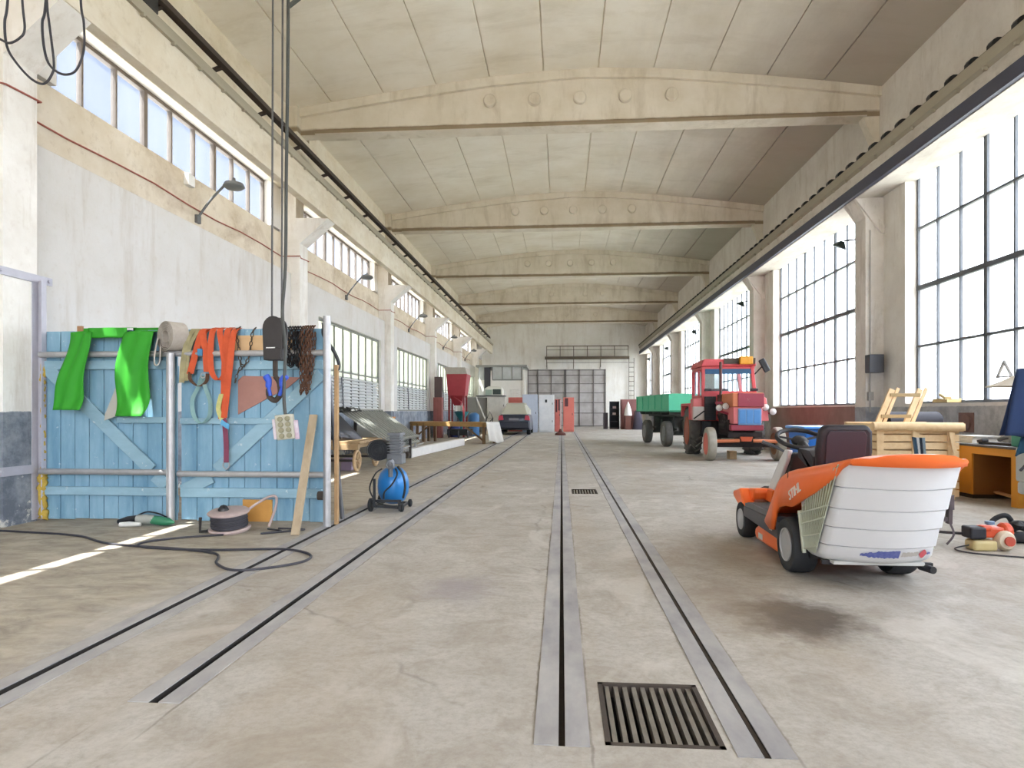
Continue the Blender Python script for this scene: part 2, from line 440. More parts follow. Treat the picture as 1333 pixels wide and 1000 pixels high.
fo = st(fl, 'floor', [M_floor, mat('pit_dark', '#2b2724', .9, 0, '#1d1a18', 8, .6)], 'worn grey concrete floor with oil stains')
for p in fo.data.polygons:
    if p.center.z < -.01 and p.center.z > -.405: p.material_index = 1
# ---------------------------------------------------------------- left wall
LP, LY, LT = -6.10, 6.62, .46      # pillar inner face, first near face, thickness
wl = MB()
wl.box(-6.83, -6.57, -6, YB, 4.5, 5.45); wl.box(-6.83, -6.74, -6, YB, 5.45, 5.52)                      # band under the high windows
wl.box(-6.83, -6.57, -6, YB, 6.54, 8.6)
for k in range(-1, 6):
    y1 = 14.24+8.05*(k-1); wl.box(-6.83, -6.57, y1, y1+1.75 if k < 5 else YB, 5.52, 6.54)
wl.box(-6.83, -6.57, -6, -2.0, 5.52, 6.54)
LWIN = [(16.4, 22.27), (24.5, 30.4), (32.6, 38.5), (40.7, 46.6)]
y = -6
for a, b in LWIN+[(YB, YB)]:
    wl.box(-7.1, -6.32, y, a, 0, 4.5)
    if a < YB:
        wl.box(-7.1, -6.32, a, b, 0, 1.28); wl.box(-7.1, -6.32, a, b, 3.75, 4.5)
    y = b
wob = st(wl, 'wall_left', M_wallL, 'white plastered left wall with a dark painted dado')
bnd = MB(); bnd.box(-6.575, -6.553, -6, YB, 4.62, 5.45)
st(bnd, 'trim_1', M_band, 'stained concrete band under the high windows of the left wall')
for k in range(-1, 6):
    y0 = LY+8.05*k
    p = MB(); p.prism([(-6.6, 0), (LP, 0), (LP, 5.20), (-5.43, 5.77), (-5.43, 5.79), (-6.6, 5.79)], 'y', y0, y0+LT)
    p.box(-6.6, -6.2, y0, y0+LT, 5.79, 8.1)
    st(p, 'pillar', M_pilL, ['white pillar flared at the top, left wall, ' + s for s in ('behind the camera', 'beside the blue gate', 'first beyond the blue gate', 'third from the blue gate', 'fourth from the blue gate', 'fifth from the blue gate', 'last before the back wall')][k+1])
# ---------------------------------------------------------------- right wall
wr = MB()
RY = [(7.13+8.0*k, 13.35+8.0*k) for k in range(-1, 5)]       # window openings
wr.box(6.79, 7.25, -6, YB, 0, 1.42); wr.box(6.79, 7.25, -6, YB, 5.98, 8.6)
y = -6
for a, b in RY+[(47.2, 52.0), (YB, YB)]:
    wr.box(6.79, 7.25, y, a, 1.42, 5.98); y = b
st(wr, 'wall_right', M_wallR, 'plastered right wall under and between the tall windows')
for k in range(-1, 5):
    y0 = 14.2+8.0*k
    p = MB(); p.prism([(6.8, 0), (6.42, 0), (6.42, 5.38), (6.2, 5.77), (6.2, 5.8), (6.8, 5.8)], 'y', y0, y0+.5)
    p.prism([(6.19, 5.77), (6.30, 5.77), (6.80, 5.18), (6.80, 5.02), (6.72, 5.04)], 'y', y0-.05, y0+.55)
    st(p, 'pillar', M_pilR, 'grey pillar with a sloped bracket, right wall, '+('beside the camera', 'carrying the dark switch box', 'right behind the red tractor', 'behind the green trailer', 'fourth beyond the switch box', 'last before the back wall')[k+1])
# ---------------------------------------------------------------- crane girders, rails and parapets
gl = MB(); gl.prism([(-5.41, 5.77), (-5.41, 6.55), (-6.2, 6.6), (-6.2, 6.4), (-5.58, 5.77)], 'y', -6, 50.5)
gl.box(-6.6, -6.15, -6, YB, 6.5, 8.9)
st(gl, 'girder', M_girdL, 'beige concrete crane girder running along the left wall')
bt = MB(); bt.box(-5.41, -5.36, -6, 50.5, 6.40, 6.55)
for i in range(80): bt.box(-5.40, -5.35, -2+i*.66, -1.96+i*.66, 6.36, 6.40)
st(bt, 'trim_2', M_batten, 'grey batten with bolt ends along the left crane girder')
gr = MB(); gr.prism([(6.2, 5.77), (7.0, 5.84), (7.0, 6.6), (6.2, 6.52)], 'y', -6, 52)
st(gr, 'girder', M_girdR, 'grey concrete crane girder running along the right wall above the windows')
nv = MB(); nv.box(6.16, 6.2, -6, 52, 5.80, 6.04); nv.box(6.12, 6.2, -6, 52, 5.785, 5.80)
st(nv, 'trim_3', M_navy, 'dark painted steel strip along the right crane girder')
bt = MB(); bt.prism([(6.2, 6.27), (6.14, 6.32), (6.14, 6.50), (6.2, 6.52)], 'y', -6, 52)
for i in range(80): bt.box(6.12, 6.18, -2+i*.66, -1.96+i*.66, 6.24, 6.29)
st(bt, 'trim_4', M_batten, 'grey batten with bolt ends along the right crane girder')
pr = MB(); pr.box(7.0, 7.3, -6, YB, 6.55, 7.54); pr.box(7.12, 7.3, -6, YB, 7.5, 7.65); pr.box(6.84, 7.3, -6, YB, 7.6, 8.6)
st(pr, 'wall_right_upper', M_parR, 'stained dark concrete parapet above the right crane girder')
pl = MB(); pl.box(-6.5, -6.17, -6, YB, 6.55, 8.6)
st(pl, 'wall_left_upper', M_parL, 'yellowish concrete parapet above the left crane girder')
rl = MB(); rl.box(6.25, 6.30, -6, 52, 6.50, 6.60)
for i in range(100):
    yy = 1.0+i*.52; rl.lathe([(.0, 0), (.105, 0), (.105, .12), (0, .12)], (6.27, yy-.06, 6.555), (0, 1, 0), 12)
tag(rl.obj('crane_rail', M_black), 'dark crane rail with rounded clips on the right girder', 'rail')
rl = MB(); rl.box(-5.62, -5.55, -6, 50, 6.55, 6.66)
for i in range(94):
    yy = 1.0+i*.52; rl.prism([(-5.68, 6.55), (-5.45, 6.55), (-5.50, 6.64), (-5.62, 6.66)], 'y', yy, yy+.12)
tag(rl.obj('crane_rail', mat('rusty_steel', '#5a4536', .8, .2, '#3d2f28', 8, .7)), 'rusty crane rail with clips on the left girder', 'rail')
cr = MB(); cr.box(-5.66, -5.56, 1, 50.2, 6.98, 7.09); cr.box(-5.60, -5.52, 1, 50.2, 6.96, 6.985)
for i in range(30):
    yy = 2.2+i*1.62; cr.bar((-5.62, yy, 6.98), (-6.17, yy, 6.80), .07, .05); cr.bar((-5.98, yy-.02, 6.86), (-5.98, yy+.3, 6.74), .05, .04)
tag(cr.obj('conductor_rail', mat('rail_brown', '#4b403a', .7, .2, '#38302c', 8, .6)), 'dark brown conductor rail on brackets above the left girder', 'rail')
bx = MB(); bx.box(-5.80, -5.54, 7.7, 8.5, 6.74, 6.955)
tag(bx.obj('junction_box', M_black, bevel=.01), 'black box hung on the conductor rail, top left of the picture', 'box')
# ---------------------------------------------------------------- ceiling and roof beams
def zc(x):
    P = [(-6.6, 8.09), (-6.17, 8.15), (-4.6, 8.37), (-3.1, 8.56), (-1.6, 8.72), (.4, 8.84), (2.2, 8.76), (3.7, 8.60), (5.2, 8.41), (6.95, 8.17), (7.3, 8.11)]
    for (a, b), (c, d) in zip(P, P[1:]):
        if a <= x <= c: return b+(d-b)*(x-a)/(c-a)
XS = [-6.4, -5.2, -4.0, -2.8, -1.6, -.4, .8, 2.0, 3.2, 4.4, 5.6, 7.2]
ce = MB()
for a, b in zip(XS, XS[1:]):
    a2, b2 = a+.013, b-.013
    ce.prism([(a2, zc(a2)), (b2, zc(b2)), (b2, zc(b2)+.2), (a2, zc(a2)+.2)], 'y', -6, YB+.2)
    ce.prism([(b-.05, zc(b)+.035), (b+.05, zc(b)+.035), (b+.05, zc(b)+.2), (b-.05, zc(b)+.2)], 'y', -6, YB+.2)
ce.box(-7.2, 7.4, -6, YB+.2, 9.05, 9.2)
st(ce, 'ceiling', M_ceil, 'stained concrete slab ceiling with long seams')
for k in range(0, 5):
    yb = 14.5+8.0*k
    b = MB()
    xs_ = [-6.0+i*(12.9/24) for i in range(25)]
    top = [(x, zc(x)+.02) for x in xs_]
    def ib(z0f, z1f, hw):
        lo = [(x, z0f(x)) for x in xs_]; hi = [(x, z1f(x)) for x in xs_]
        b.prism(lo+hi[::-1], 'y', yb-hw, yb+hw)
    ib(lambda x: 7.72, lambda x: zc(x)+.02, .13)                       # web
    ib(lambda x: zc(x)-.20, lambda x: zc(x)+.02, .22)                  # top flange
    b.prism([(-6.0, 7.58), (6.9, 7.58), (6.9, 7.72), (-6.0, 7.72)], 'y', yb-.13, yb+.13)
    for sx in (-1, 1): b.prism([(yb+sx*.13, 7.72), (yb+sx*.2, 7.66), (yb+sx*.2, 7.58), (yb+sx*.13, 7.58)], 'x', -5.6, 6.5)
    for i in range(-2, 3): b.lathe([(0, 0), (.12, 0), (.14, .025), (.14, .12)], (.40+i*1.0, yb-.235, 8.20), (0, 1, 0), 20)
    b.box(-6.3, -5.95, yb-.35, yb+.35, 6.6, 8.2); b.box(6.86, 7.1, yb-.35, yb+.35, 6.6, 8.2)
    b.prism([(6.45, 7.60), (6.87, 7.60), (6.87, 6.95), (6.72, 6.95)], 'y', yb-.12, yb+.12)
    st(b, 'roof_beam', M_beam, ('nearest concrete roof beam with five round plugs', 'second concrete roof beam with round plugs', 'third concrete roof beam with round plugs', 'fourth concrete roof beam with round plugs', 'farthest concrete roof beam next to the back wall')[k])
# ---------------------------------------------------------------- back wall, front wall
wb = MB()
wb.box(-7.1, -2.8, YB, YB+.3, 0, 9.0); wb.box(3.6, 7.3, YB, YB+.3, 0, 9.0); wb.box(-2.8, 3.6, YB, YB+.3, 4.68, 9.0)
st(wb, 'wall_back', M_back, 'white back wall yellowed towards the ceiling')
wf = MB(); wf.box(-7.2, -3.4, -6.3, -6, 0, 9.0); wf.box(3.4, 7.4, -6.3, -6, 0, 9.0); wf.box(-3.0, 4.2, -6.3, -6, 5.6, 9.0)  # unseen gateway, opening sized for the light it throws on the foreground
st(wf, 'wall_front', M_wallL, 'unseen front wall behind the camera with a gateway opened for light')
# ---------------------------------------------------------------- windows
def window(n, label, plane, y0, y1, z0, z1, zrows, ncol, thick_every, m, fr=M_frame, zthick=None, panez=None):
    """steel window in a wall running along the hall; plane = x of the glass"""
    t = thing('window_%d' % n, label, 'window', (plane, (y0+y1)/2, z0), kind='structure')
    f = MB(); s = 1 if plane > 0 else -1
    for j in range(ncol+1):
        yy = y0+(y1-y0)*j/ncol; wd = .05 if j in (0, ncol) else (.09 if j % thick_every == 0 else .038)
        yy = min(max(yy, y0+wd/2), y1-wd/2)
        f.box(plane-.04, plane+.04, yy-wd/2, yy+wd/2, z0, z1)
    for i, zz in enumerate([z0+.025]+zrows+[z1-.03]):
        h = .05 if i == 0 else (.06 if i == len(zrows)+1 else (.09 if zthick == zz else .042))
        f.box(plane-.045, plane+.045, y0, y1, zz-h/2, zz+h/2)
    f.obj('frame', fr, t)
    p = MB(); p.add([(plane, y0, panez or z0), (plane, y1, panez or z0), (plane, y1, z1), (plane, y0, z1)], [(0, 1, 2, 3)])
    p.obj('pane', m, t)
    return t
ORD = ['behind the camera', 'nearest to the camera', 'second from the camera', 'third from the camera', 'fourth from the camera', 'fifth from the camera', 'farthest from the camera']
n = 1
for k, (a, b) in enumerate(RY+[(47.2, 52.0)]):
    window(n, 'tall dusty steel window in the right wall, '+ORD[k], 7.05, a, b, 1.42, 5.98, [2.55, 3.70, 4.87], 9 if k < 6 else 7, 3, M_paneR, zthick=3.70); n += 1
for k in range(-1, 6):
    y1 = 14.24+8.05*k
    if y1 > YB: y1 = YB-.4
    window(n, 'high strip window under the left girder, '+ORD[k+1], -6.8, 7.94+8.05*k, y1, 5.52, 6.54, [], 9, 3, M_paneL, fr=mat('window_steel_left', '#6e6660', .6, .2, '#4d443f', 9, .6)); n += 1
    if k == 4: break
M_lou = mat('louvre_grey', '#d4d6d6', .6, 0, '#b6b9ba', 3, .6)
for k, (a, b) in enumerate(LWIN):
    t = window(n, 'lower frosted window of the left wall with slatted lower half, '+('nearest to the gate', 'second from the gate', 'third from the gate', 'farthest from the gate')[k], -6.45, a, b, 1.28, 3.75, [2.42], 8, 20, M_paneF, fr=mat('window_steel_grey', '#84867f', .6, .2, '#63655f', 9, .6), panez=2.2); n += 1
    l = MB()
    for i in range(10):
        zz = 1.31+i*.098
        l.prism([(-6.47, zz), (-6.39, zz+.02), (-6.385, zz+.03), (-6.46, zz+.10)], 'y', a+.05+rnd.uniform(0, .1), b-.05-rnd.uniform(0, .1))
    l.obj('louvre', M_lou, t)
    v = MB(); v.bar((-6.375, a+(b-a)*.33, 2.26), (-6.375, a+(b-a)*.36, 1.32), .07, .02, (1, 0, 0)); v.obj('strap', M_frame, t)
# ---------------------------------------------------------------- back door
d = thing('door_1', 'large grey metal sliding gate with panel grid in the back wall', 'door', (.4, YB, 0), kind='structure')
M_door = mat('door_metal', '#c9c6c4', .6, .0, '#8d827c', 1.4, .7)
b = MB(); b.box(-2.8, 3.6, YB+.1, YB+.16, 0, 4.68); b.obj('leaf', M_door, d)
f = MB()
for x in (-2.75, -1.95, -.85, .25, .35, 1.45, 2.6, 3.52): f.box(x-.04, x+.04, YB+.03, YB+.1, 0, 4.68)
for z in (.06, 1.1, 1.95, 2.75, 3.5, 4.2, 4.62): f.box(-2.8, 3.6, YB+.05, YB+.1, z-.03, z+.03)
f.obj('frame', mat('door_frame', '#7d7977', .6, 0, '#5d5451', 3, .6), d)
# ---------------------------------------------------------------- floor rails and drain grates
M_plate = mat('rail_plate', '#b0adaa', .75, 0, '#7d7b80', 2.6, .95, (1.6, .7, 1))
M_rust = mat('rail_rust', '#4a4038', .8, .1, '#2c2621', 12, .6)
for i, ((x0, x1, y0, y1), lb) in enumerate(zip(GR, ('embedded steel rail running straight ahead beside the two drain grates on their left', 'embedded steel rail on the right of the two drain grates', 'embedded steel rail left of the middle, starting on open floor', 'embedded steel rail farthest left, passing the foot of the blue gate'))):
    m = MB()
    for a, b in ((x0-.095, x0), (x1, x1+.095)):
        m.box(a, b, y0, y1, 0.0, .004)
    m.box(x0+.001, x1-.001, y0+.01, y1, -.068, -.045) if i != 1 else m.box(x0+.009, x1-.001, y0+.01, y1, -.06, -.006)
    t = tag(m.obj('floor_rail', [M_plate, M_rust]), lb, 'rail')
    for p in t.data.polygons[-6:]: p.material_index = 1
def grate(x0, x1, y0, y1, label, nb):
    t = thing('drain_grate', label, 'grate', (x0, y0, 0))
    f = MB(); e = .022
    for a in ((x0, x0+e, y0, y1), (x1-e, x1, y0, y1), (x0, x1, y0, y0+e), (x0, x1, y1-e, y1)): f.box(*a, -.06, .002)
    f.obj('frame', M_rust, t)
    b = MB()
    for i in range(nb):
        x = x0+(x1-x0)*(i+1)/(nb+1); b.box(x-.010, x+.010, y0+.012, y1-.012, -.055, -.008)
    b.obj('bars', mat('grate_bar', '#8b857c', .6, .4, '#5c554d', 10, .7), t)
grate(.168, .622, 2.49, 3.065, 'large rusty drain grate in the floor at the near end of the rails', 10)
grate(.16, .56, 10.0, 10.6, 'small drain grate farther along between the two right rails', 8)

# ---------------------------------------------------------------- blue gate
def flaking_paint(name, c1, c2, c3, st_):
    a = N(name)
    c = a.mix(a.ramp(a.noise(2.6, 6, .66, a.mapping(st_)), .34, .68), lin(c1), lin(c2))
    c = a.mix(a.math('MULTIPLY', a.ramp(a.noise(1.1, 4, .6), .45, .65), .5), c, lin(c2))
    c = a.mix(a.math('MULTIPLY', a.ramp(a.noise(13, 7, .74), .62, .68), .7), c, lin(c3))
    a.col(c); a.rm(.65); a.bump(a.noise(18, 6, .7, a.mapping(st_)), .12, .006)
    return a.m
M_blue = flaking_paint('blue_planks', '#92b6c9', '#648fa8', '#cddadd', (1.5, 1, .3))
M_blue2 = flaking_paint('blue_rail', '#9abdcd', '#7d9dac', '#d6dcd8', (.4, 1, 1.2))
M_pipe = mat('scaffold_pipe', '#b9b8b8', .45, .5, '#8f8f93', 8, .6)
M_ply = mat('plywood', '#d5b387', .7, 0, '#b98f5f', 3, .6, (.3, 1, 2))
YG = 7.12
def leaf(x0, x1, nb, label):
    t = thing('gate_leaf', label, 'gate', ((x0+x1)/2, YG, 0))
    p = MB(); wd = (x1-x0)/nb
    for i in range(nb):
        o = rnd.uniform(-.004, .004)
        p.box(x0+i*wd+.004, x0+(i+1)*wd-.004, YG+o, YG+.03+o, rnd.uniform(.015, .03), 2.215+rnd.uniform(-.008, .004))
    p.box(x0+.01, x1-.01, YG+.034, YG+.06, .1, .3); p.box(x0+.01, x1-.01, YG+.034, YG+.06, 1.6, 1.8)
    p.obj('planks', M_blue, t, bevel=.003)
    return t
def rail(t, x0, x1, z0, z1):
    m = MB(); m.box(x0, x1, YG-.055, YG-.006, z0, z1); m.obj('rail', M_blue2, t, bevel=.006)
gl1 = leaf(-6.02, -4.42, 9, 'left leaf of the blue plank gate, with the green cloth hung over it')
rail(gl1, -6.0, -4.45, 1.76, 1.86); rail(gl1, -5.12, -4.44, 1.14, 1.21); rail(gl1, -6.0, -4.45, .305, .40)
m = MB(); m.bar((-5.98, YG-.033, 1.78), (-4.70, YG-.033, .60), .15, .035, (0, -1, 0)); m.obj('brace', M_blue2, gl1, bevel=.006)
m = MB(); m.bar((-4.66, YG-.033, .54), (-4.52, YG-.033, .42), .15, .035, (0, -1, 0)); m.obj('brace', M_blue2, gl1, bevel=.006)
m = MB()
fp = [(-6.02+rnd.uniform(-.012, .012), YG-.045+rnd.uniform(-.01, .01), .02+i*.03) for i in range(62)]
m.tube(fp, [rnd.uniform(.03, .058) if i < 20 else (rnd.uniform(.012, .024) if i < 54 or i > 58 else .03) for i in range(62)], 8)
tag(m.obj('foam', mat('yellow_foam', '#c7a94c', .9, 0, '#8d7226', 14, .8), gl1, smooth_a=60), 'lumpy yellow sealing foam along the gate edge')
m = MB(); m.box(-5.63, -5.57, YG-.01, YG+.02, 2.2, 2.27); m.obj('post_stub', mat('wood_brown', '#a5795a', .8), gl1)
gr1 = leaf(-4.37, -2.66, 9, 'right leaf of the blue plank gate, hung with straps and chains')
rail(gr1, -4.35, -2.68, 1.75, 1.85); rail(gr1, -4.35, -3.2, 1.13, 1.20); rail(gr1, -4.35, -2.69, .295, .40)
m = MB(); m.bar((-2.70, YG-.033, 1.70), (-3.92, YG-.033, .60), .15, .035, (0, -1, 0)); m.obj('brace', M_blue2, gr1, bevel=.006)
m = MB(); m.bar((-3.98, YG-.033, .53), (-4.33, YG-.033, .36), .15, .035, (0, -1, 0)); m.obj('brace', M_blue2, gr1, bevel=.006)
m = MB(); m.box(-3.74, -3.05, YG-.02, YG-.003, 1.96, 2.14); tag(m.obj('patch_board', M_ply, gr1), 'bare plywood patch near the top')
m = MB(); m.prism([(-3.68, 1.63), (-3.62, 1.68), (-2.95, 1.66), (-3.10, 1.54), (-3.30, 1.44), (-3.68, 1.24)], 'y', YG-.02, YG-.003)
tag(m.obj('patch_plate', mat('reddish_plate', '#a3786c', .7, 0, '#855b51', 5, .6), gr1), 'reddish metal patch with a torn edge')
m = MB(); m.box(-3.62, -3.28, YG-.03, YG-.003, .02, .27); tag(m.obj('patch_board', mat('orange_board', '#cf9a50', .7, 0, '#a8722f', 5, .6), gr1), 'orange board patch at the floor')
m = MB(); m.cyl((-2.72, YG-.07, .33), (-2.66, YG-.07, .33), .05, 14); m.obj('hinge', M_rust, gr1)
# scaffold pipe frame in front of the gate
fr = thing('scaffold', 'grey pipe frame standing in front of the blue gate', 'frame', (-4.39, 6.97, 0))
m = MB(); m.cyl((-4.39, 6.95, 0), (-4.39, 6.95, 1.93), .045, 14); m.obj('post', M_pipe, fr, smooth_a=50)
m = MB(); m.cyl((-2.59, 6.97, 0), (-2.59, 6.97, 2.33), .042, 14); m.obj('post', M_pipe, fr, smooth_a=50)
for a, b, z in ((-6.02, -2.6, 1.93), (-6.02, -4.43, .58), (-4.35, -2.6, .565)):
    m = MB(); m.cyl((a, 7.03, z), (b, 7.03, z), .034, 12); m.obj('rail', M_pipe, fr, smooth_a=50)
# steel channel with straps on the pillar
gp = thing('gate_post', 'grey steel channel with flat straps fixed to the pillar left of the gate', 'post', (-6.05, 7.1, 0))
M_chan = mat('channel_steel', '#bdbcc6', .5, .1, '#9a98a4', 6, .5)
m = MB(); m.box(-6.10, -6.0, 7.085, 7.1, .02, 2.80); m.box(-6.10, -6.09, 7.0, 7.085, .02, 2.8); m.box(-6.01, -6.0, 7.03, 7.085, .02, 2.8); m.obj('channel', M_chan, gp)
m = MB(); m.box(-6.095, -6.075, 6.50, 7.28, 2.77, 2.86); m.cyl((-6.08, 6.56, 2.815), (-6.05, 6.56, 2.815), .02, 8); m.cyl((-6.08, 7.22, 2.815), (-6.05, 7.22, 2.815), .02, 8); m.obj('strap', M_chan, gp)
m = MB(); m.box(-6.095, -6.075, 6.52, 7.06, .56, .66); m.cyl((-6.08, 6.56, .61), (-6.05, 6.56, .61), .02, 8); m.obj('strap', M_chan, gp)

# ---------------------------------------------------------------- things hung on the gate
M_green = mat('green_cloth', '#2a9419', .7, 0, '#1c7c12', 3, .5)
def strip(xa, xb, xc, xd, zb, ph, curl):
    def fn(u, v):
        z = 2.245-(2.245-zb)*u; x = (xa+(xc-xa)*u)*(1-v)+(xb+(xd-xb)*u)*v
        y = YG-.165-.03*u+.018*sin(5*u+3*v+ph)+.012*sin(13*v+6*u+ph)
        x += .02*sin(7*u+ph)
        if u > .78: y -= curl*((u-.78)/.22)**2*(.3+v*.7)
        if u < .04: y = YG+.02
        return (x, y, z)
    return fn
g = MB()
g.grid(strip(-5.60, -5.34, -5.76, -5.42, 1.29, .3, .09), 28, 12)
g.grid(strip(-4.98, -4.60, -5.03, -4.66, 1.22, 1.6, .12), 28, 12)
def top(u, v):
    z = 2.247-.135*u; return (-5.38+.46*v, YG+.02 if u < .15 else YG-.155+.010*sin(9*v), z)
g.grid(top, 6, 10)
gc = tag(g.obj('green_cloth', M_green, None, smooth_a=80, solid=.006), 'bright green cloth with two long flaps thrown over the gate', 'cloth')
g = MB(); g.prism([(-5.06, 1.55), (-4.99, 1.42), (-5.0, 1.24), (-5.20, 1.17), (-5.19, 1.24)], 'y', YG-.14, YG-.132)
tag(g.obj('lining', mat('grey_lining', '#b3b2a8', .8), gc), 'grey lining turned out at the lower edge')
# rolled fire hose
M_hose = mat('canvas_hose', '#b3aba1', .9, 0, '#8c857b', 20, .5, (1, 1, 1), .2)
h = thing('fire_hose', 'rolled grey canvas fire hose resting on top of the blue gate', 'hose', (-4.40, 7.02, 2.12))
Mh = Matrix.Translation((-4.40, 7.02, 2.12)) @ Matrix.Rotation(radians(-28), 4, 'Z')
m = MB(Mh); sp_ = []
for i in range(150):
    a = i*2*pi/26; r = .066+.110*i/149
    sp_.append((r*cos(a)*.95, 0, r*sin(a)))
m.ribbon(sp_, (0, 1, 0), .19, .009); m.obj('coil', M_hose, h, smooth_a=50)
m = MB(); m.ribbon(smooth([(-4.54, 6.95, 2.10), (-4.56, 6.93, 1.95), (-4.555, 6.91, 1.82), (-4.52, 6.90, 1.79), (-4.50, 6.92, 1.84), (-4.505, 6.94, 2.0)]), (.6, -.8, 0), .08, .012); m.obj('hose_end', M_hose, h, smooth_a=50)
def strap(name, label, paths, m, wd=.05, th=.004, wdir=(1, .15, 0), group=None, cat='strap'):
    b = MB()
    for p in paths: b.ribbon(smooth(p), wdir, wd, th)
    return tag(b.obj(name, m, smooth_a=60), label, cat, group)
M_or = mat('orange_webbing', '#c9552d', .8, 0, '#a33f20', 12, .6)
M_olive = mat('olive_webbing', '#a89f78', .85, 0, '#6f694d', 12, .7)
Yf = YG-.11
strap('webbing_strap', 'olive webbing strap hanging behind the rolled hose', [[(-4.20, YG-.02, 2.22), (-4.22, Yf, 2.1), (-4.27, Yf-.01, 1.85), (-4.29, Yf-.01, 1.60)], [(-4.15, YG-.02, 2.22), (-4.19, Yf, 2.05), (-4.24, Yf, 1.85), (-4.25, Yf, 1.62)]], M_olive, .06)
o1 = strap('ratchet_strap', 'orange strap loop hanging right beside the rolled hose, with a blue buckle', [[(-4.03, YG+.01, 2.225), (-4.05, Yf, 2.18), (-4.12, Yf-.01, 1.95), (-4.19, Yf-.01, 1.70)], [(-4.03, YG+.01, 2.225), (-4.04, Yf, 2.15), (-4.0, Yf-.02, 1.95), (-3.985, Yf-.02, 1.72)]], M_or, .075)
m = MB(); m.ribbon(smooth([(-4.19, Yf-.01, 1.72), (-4.185, Yf-.01, 1.63), (-4.09, Yf-.01, 1.56), (-4.0, Yf-.01, 1.61), (-3.985, Yf-.01, 1.7)]), (.3, 1, 0), .05, .004); m.obj('tail', mat('dark_webbing', '#6a4a35', .8), o1, smooth_a=60)
m = MB(); m.box(-4.085, -4.03, Yf-.05, Yf-.02, 1.90, 1.98); m.obj('buckle', mat('blue_buckle', '#3f7fa8', .5), o1, bevel=.006)
m = MB(); m.torus((-4.03, Yf-.02, 1.68), (0, 1, 0), .028, .006, 14, 6); m.obj('hook', M_pipe, o1)
strap('ratchet_strap', 'orange strap hanging in a wide loop, second from the rolled hose', [[(-3.93, YG+.01, 2.235), (-3.93, Yf, 2.18), (-3.945, Yf-.02, 1.95), (-3.93, Yf-.02, 1.72), (-3.85, Yf-.02, 1.625), (-3.775, Yf-.02, 1.72), (-3.80, Yf-.02, 1.95), (-3.845, Yf, 2.18), (-3.85, YG+.01, 2.235)]], M_or, .062, wdir=(1, .5, 0))
o3 = strap('ratchet_strap', 'longest orange strap, hanging double beside the rusty chain', [[(-3.76, YG+.01, 2.235), (-3.76, Yf, 2.16), (-3.78, Yf-.02, 1.8), (-3.79, Yf-.02, 1.45), (-3.82, Yf-.02, 1.19)], [(-3.68, YG+.01, 2.23), (-3.68, Yf-.01, 2.15), (-3.70, Yf-.05, 1.8), (-3.74, Yf-.05, 1.45), (-3.77, Yf-.05, 1.20)]], M_or, .068)
m = MB(); m.ribbon(smooth([(-3.81, Yf-.03, 1.47), (-3.84, Yf-.04, 1.33), (-3.82, Yf-.05, 1.24), (-3.77, Yf-.06, 1.15)]), (1, .2, 0), .05, .006); m.obj('tail', mat('yellow_webbing', '#c8bd7a', .8, 0, '#93a35a', 30, .8), o3, smooth_a=60)
b1 = strap('burgundy_strap', 'short burgundy strap with a steel hook below the longest orange strap', [[(-3.775, Yf-.05, 1.20), (-3.755, Yf-.06, 1.12), (-3.75, Yf-.04, .9), (-3.75, Yf-.04, .70)]], mat('burgundy_webbing', '#7d3b52', .8, 0, '#5f2a3d', 12, .5), .055)
m = MB(); m.tube(smooth([(-3.78, Yf-.04, .70), (-3.785, Yf-.04, .66), (-3.75, Yf-.04, .625), (-3.715, Yf-.04, .66), (-3.72, Yf-.04, .70)]), .007, 6); m.obj('hook', M_pipe, b1, smooth_a=60)
m = MB(); m.ribbon(smooth([(-3.79, Yf-.08, 1.16), (-3.73, Yf-.085, 1.12), (-3.70, Yf-.07, 1.10)]), (0, .3, 1), .06, .006); m.obj('knot', mat('blue_webbing', '#5aa0c8', .8), b1)
strap('webbing_sling', 'pale teal sling hanging in a teardrop loop below the orange straps', [[(-4.06, Yf+.01, 1.68), (-4.10, Yf, 1.55), (-4.17, Yf, 1.40), (-4.15, Yf, 1.22), (-4.06, Yf, 1.14), (-3.97, Yf, 1.22), (-3.96, Yf, 1.38), (-4.02, Yf, 1.55), (-4.05, Yf+.01, 1.68)]], mat('teal_webbing', '#8fb0ad', .8, 0, '#6d9292', 12, .5), .05, wdir=(.6, 1, 0))
M_chb = mat('chain_brown', '#5a4d3f', .7, .5, '#3c332a', 20, .6)
M_chk = mat('chain_black', '#302e30', .6, .6, '#1d1c1e', 20, .5)
M_chr = mat('chain_rust', '#6f4f3e', .8, .3, '#4d3529', 20, .6)
def chain(label, paths, m):
    b = MB()
    for p in paths: b.chain(p, .05, .019, .0062)
    return tag(b.obj('chain', m, smooth_a=70), label, 'chain')
chain('brown chain hung in a loop over the plywood patch', [[(-3.665, YG+.01, 2.24), (-3.66, Yf+.02, 2.17), (-3.63, Yf+.02, 1.95), (-3.60, Yf+.02, 1.78), (-3.53, Yf+.02, 1.85), (-3.49, Yf+.02, 2.05), (-3.47, Yf+.02, 2.18), (-3.465, YG+.01, 2.24)], [(-3.60, Yf+.02, 1.78), (-3.64, Yf, 1.70), (-3.68, Yf, 1.55)]], M_chb)
P = []
for i in range(6):
    x = -3.08+i*.03; P.append([(x, YG+.02, 2.24), (x-.005, Yf+.01*(i % 2), 2.17), (x-.02+.01*i, Yf-.02*(i % 3), 2.0), (x+.01, Yf-.02*(i % 2), 1.80-.02*(i % 3)), (x+.03, Yf, 1.95), (x+.02, YG-.05, 2.2)])
chain('black chain bunched over the gate behind the hoist hook', P, M_chk)
P = []
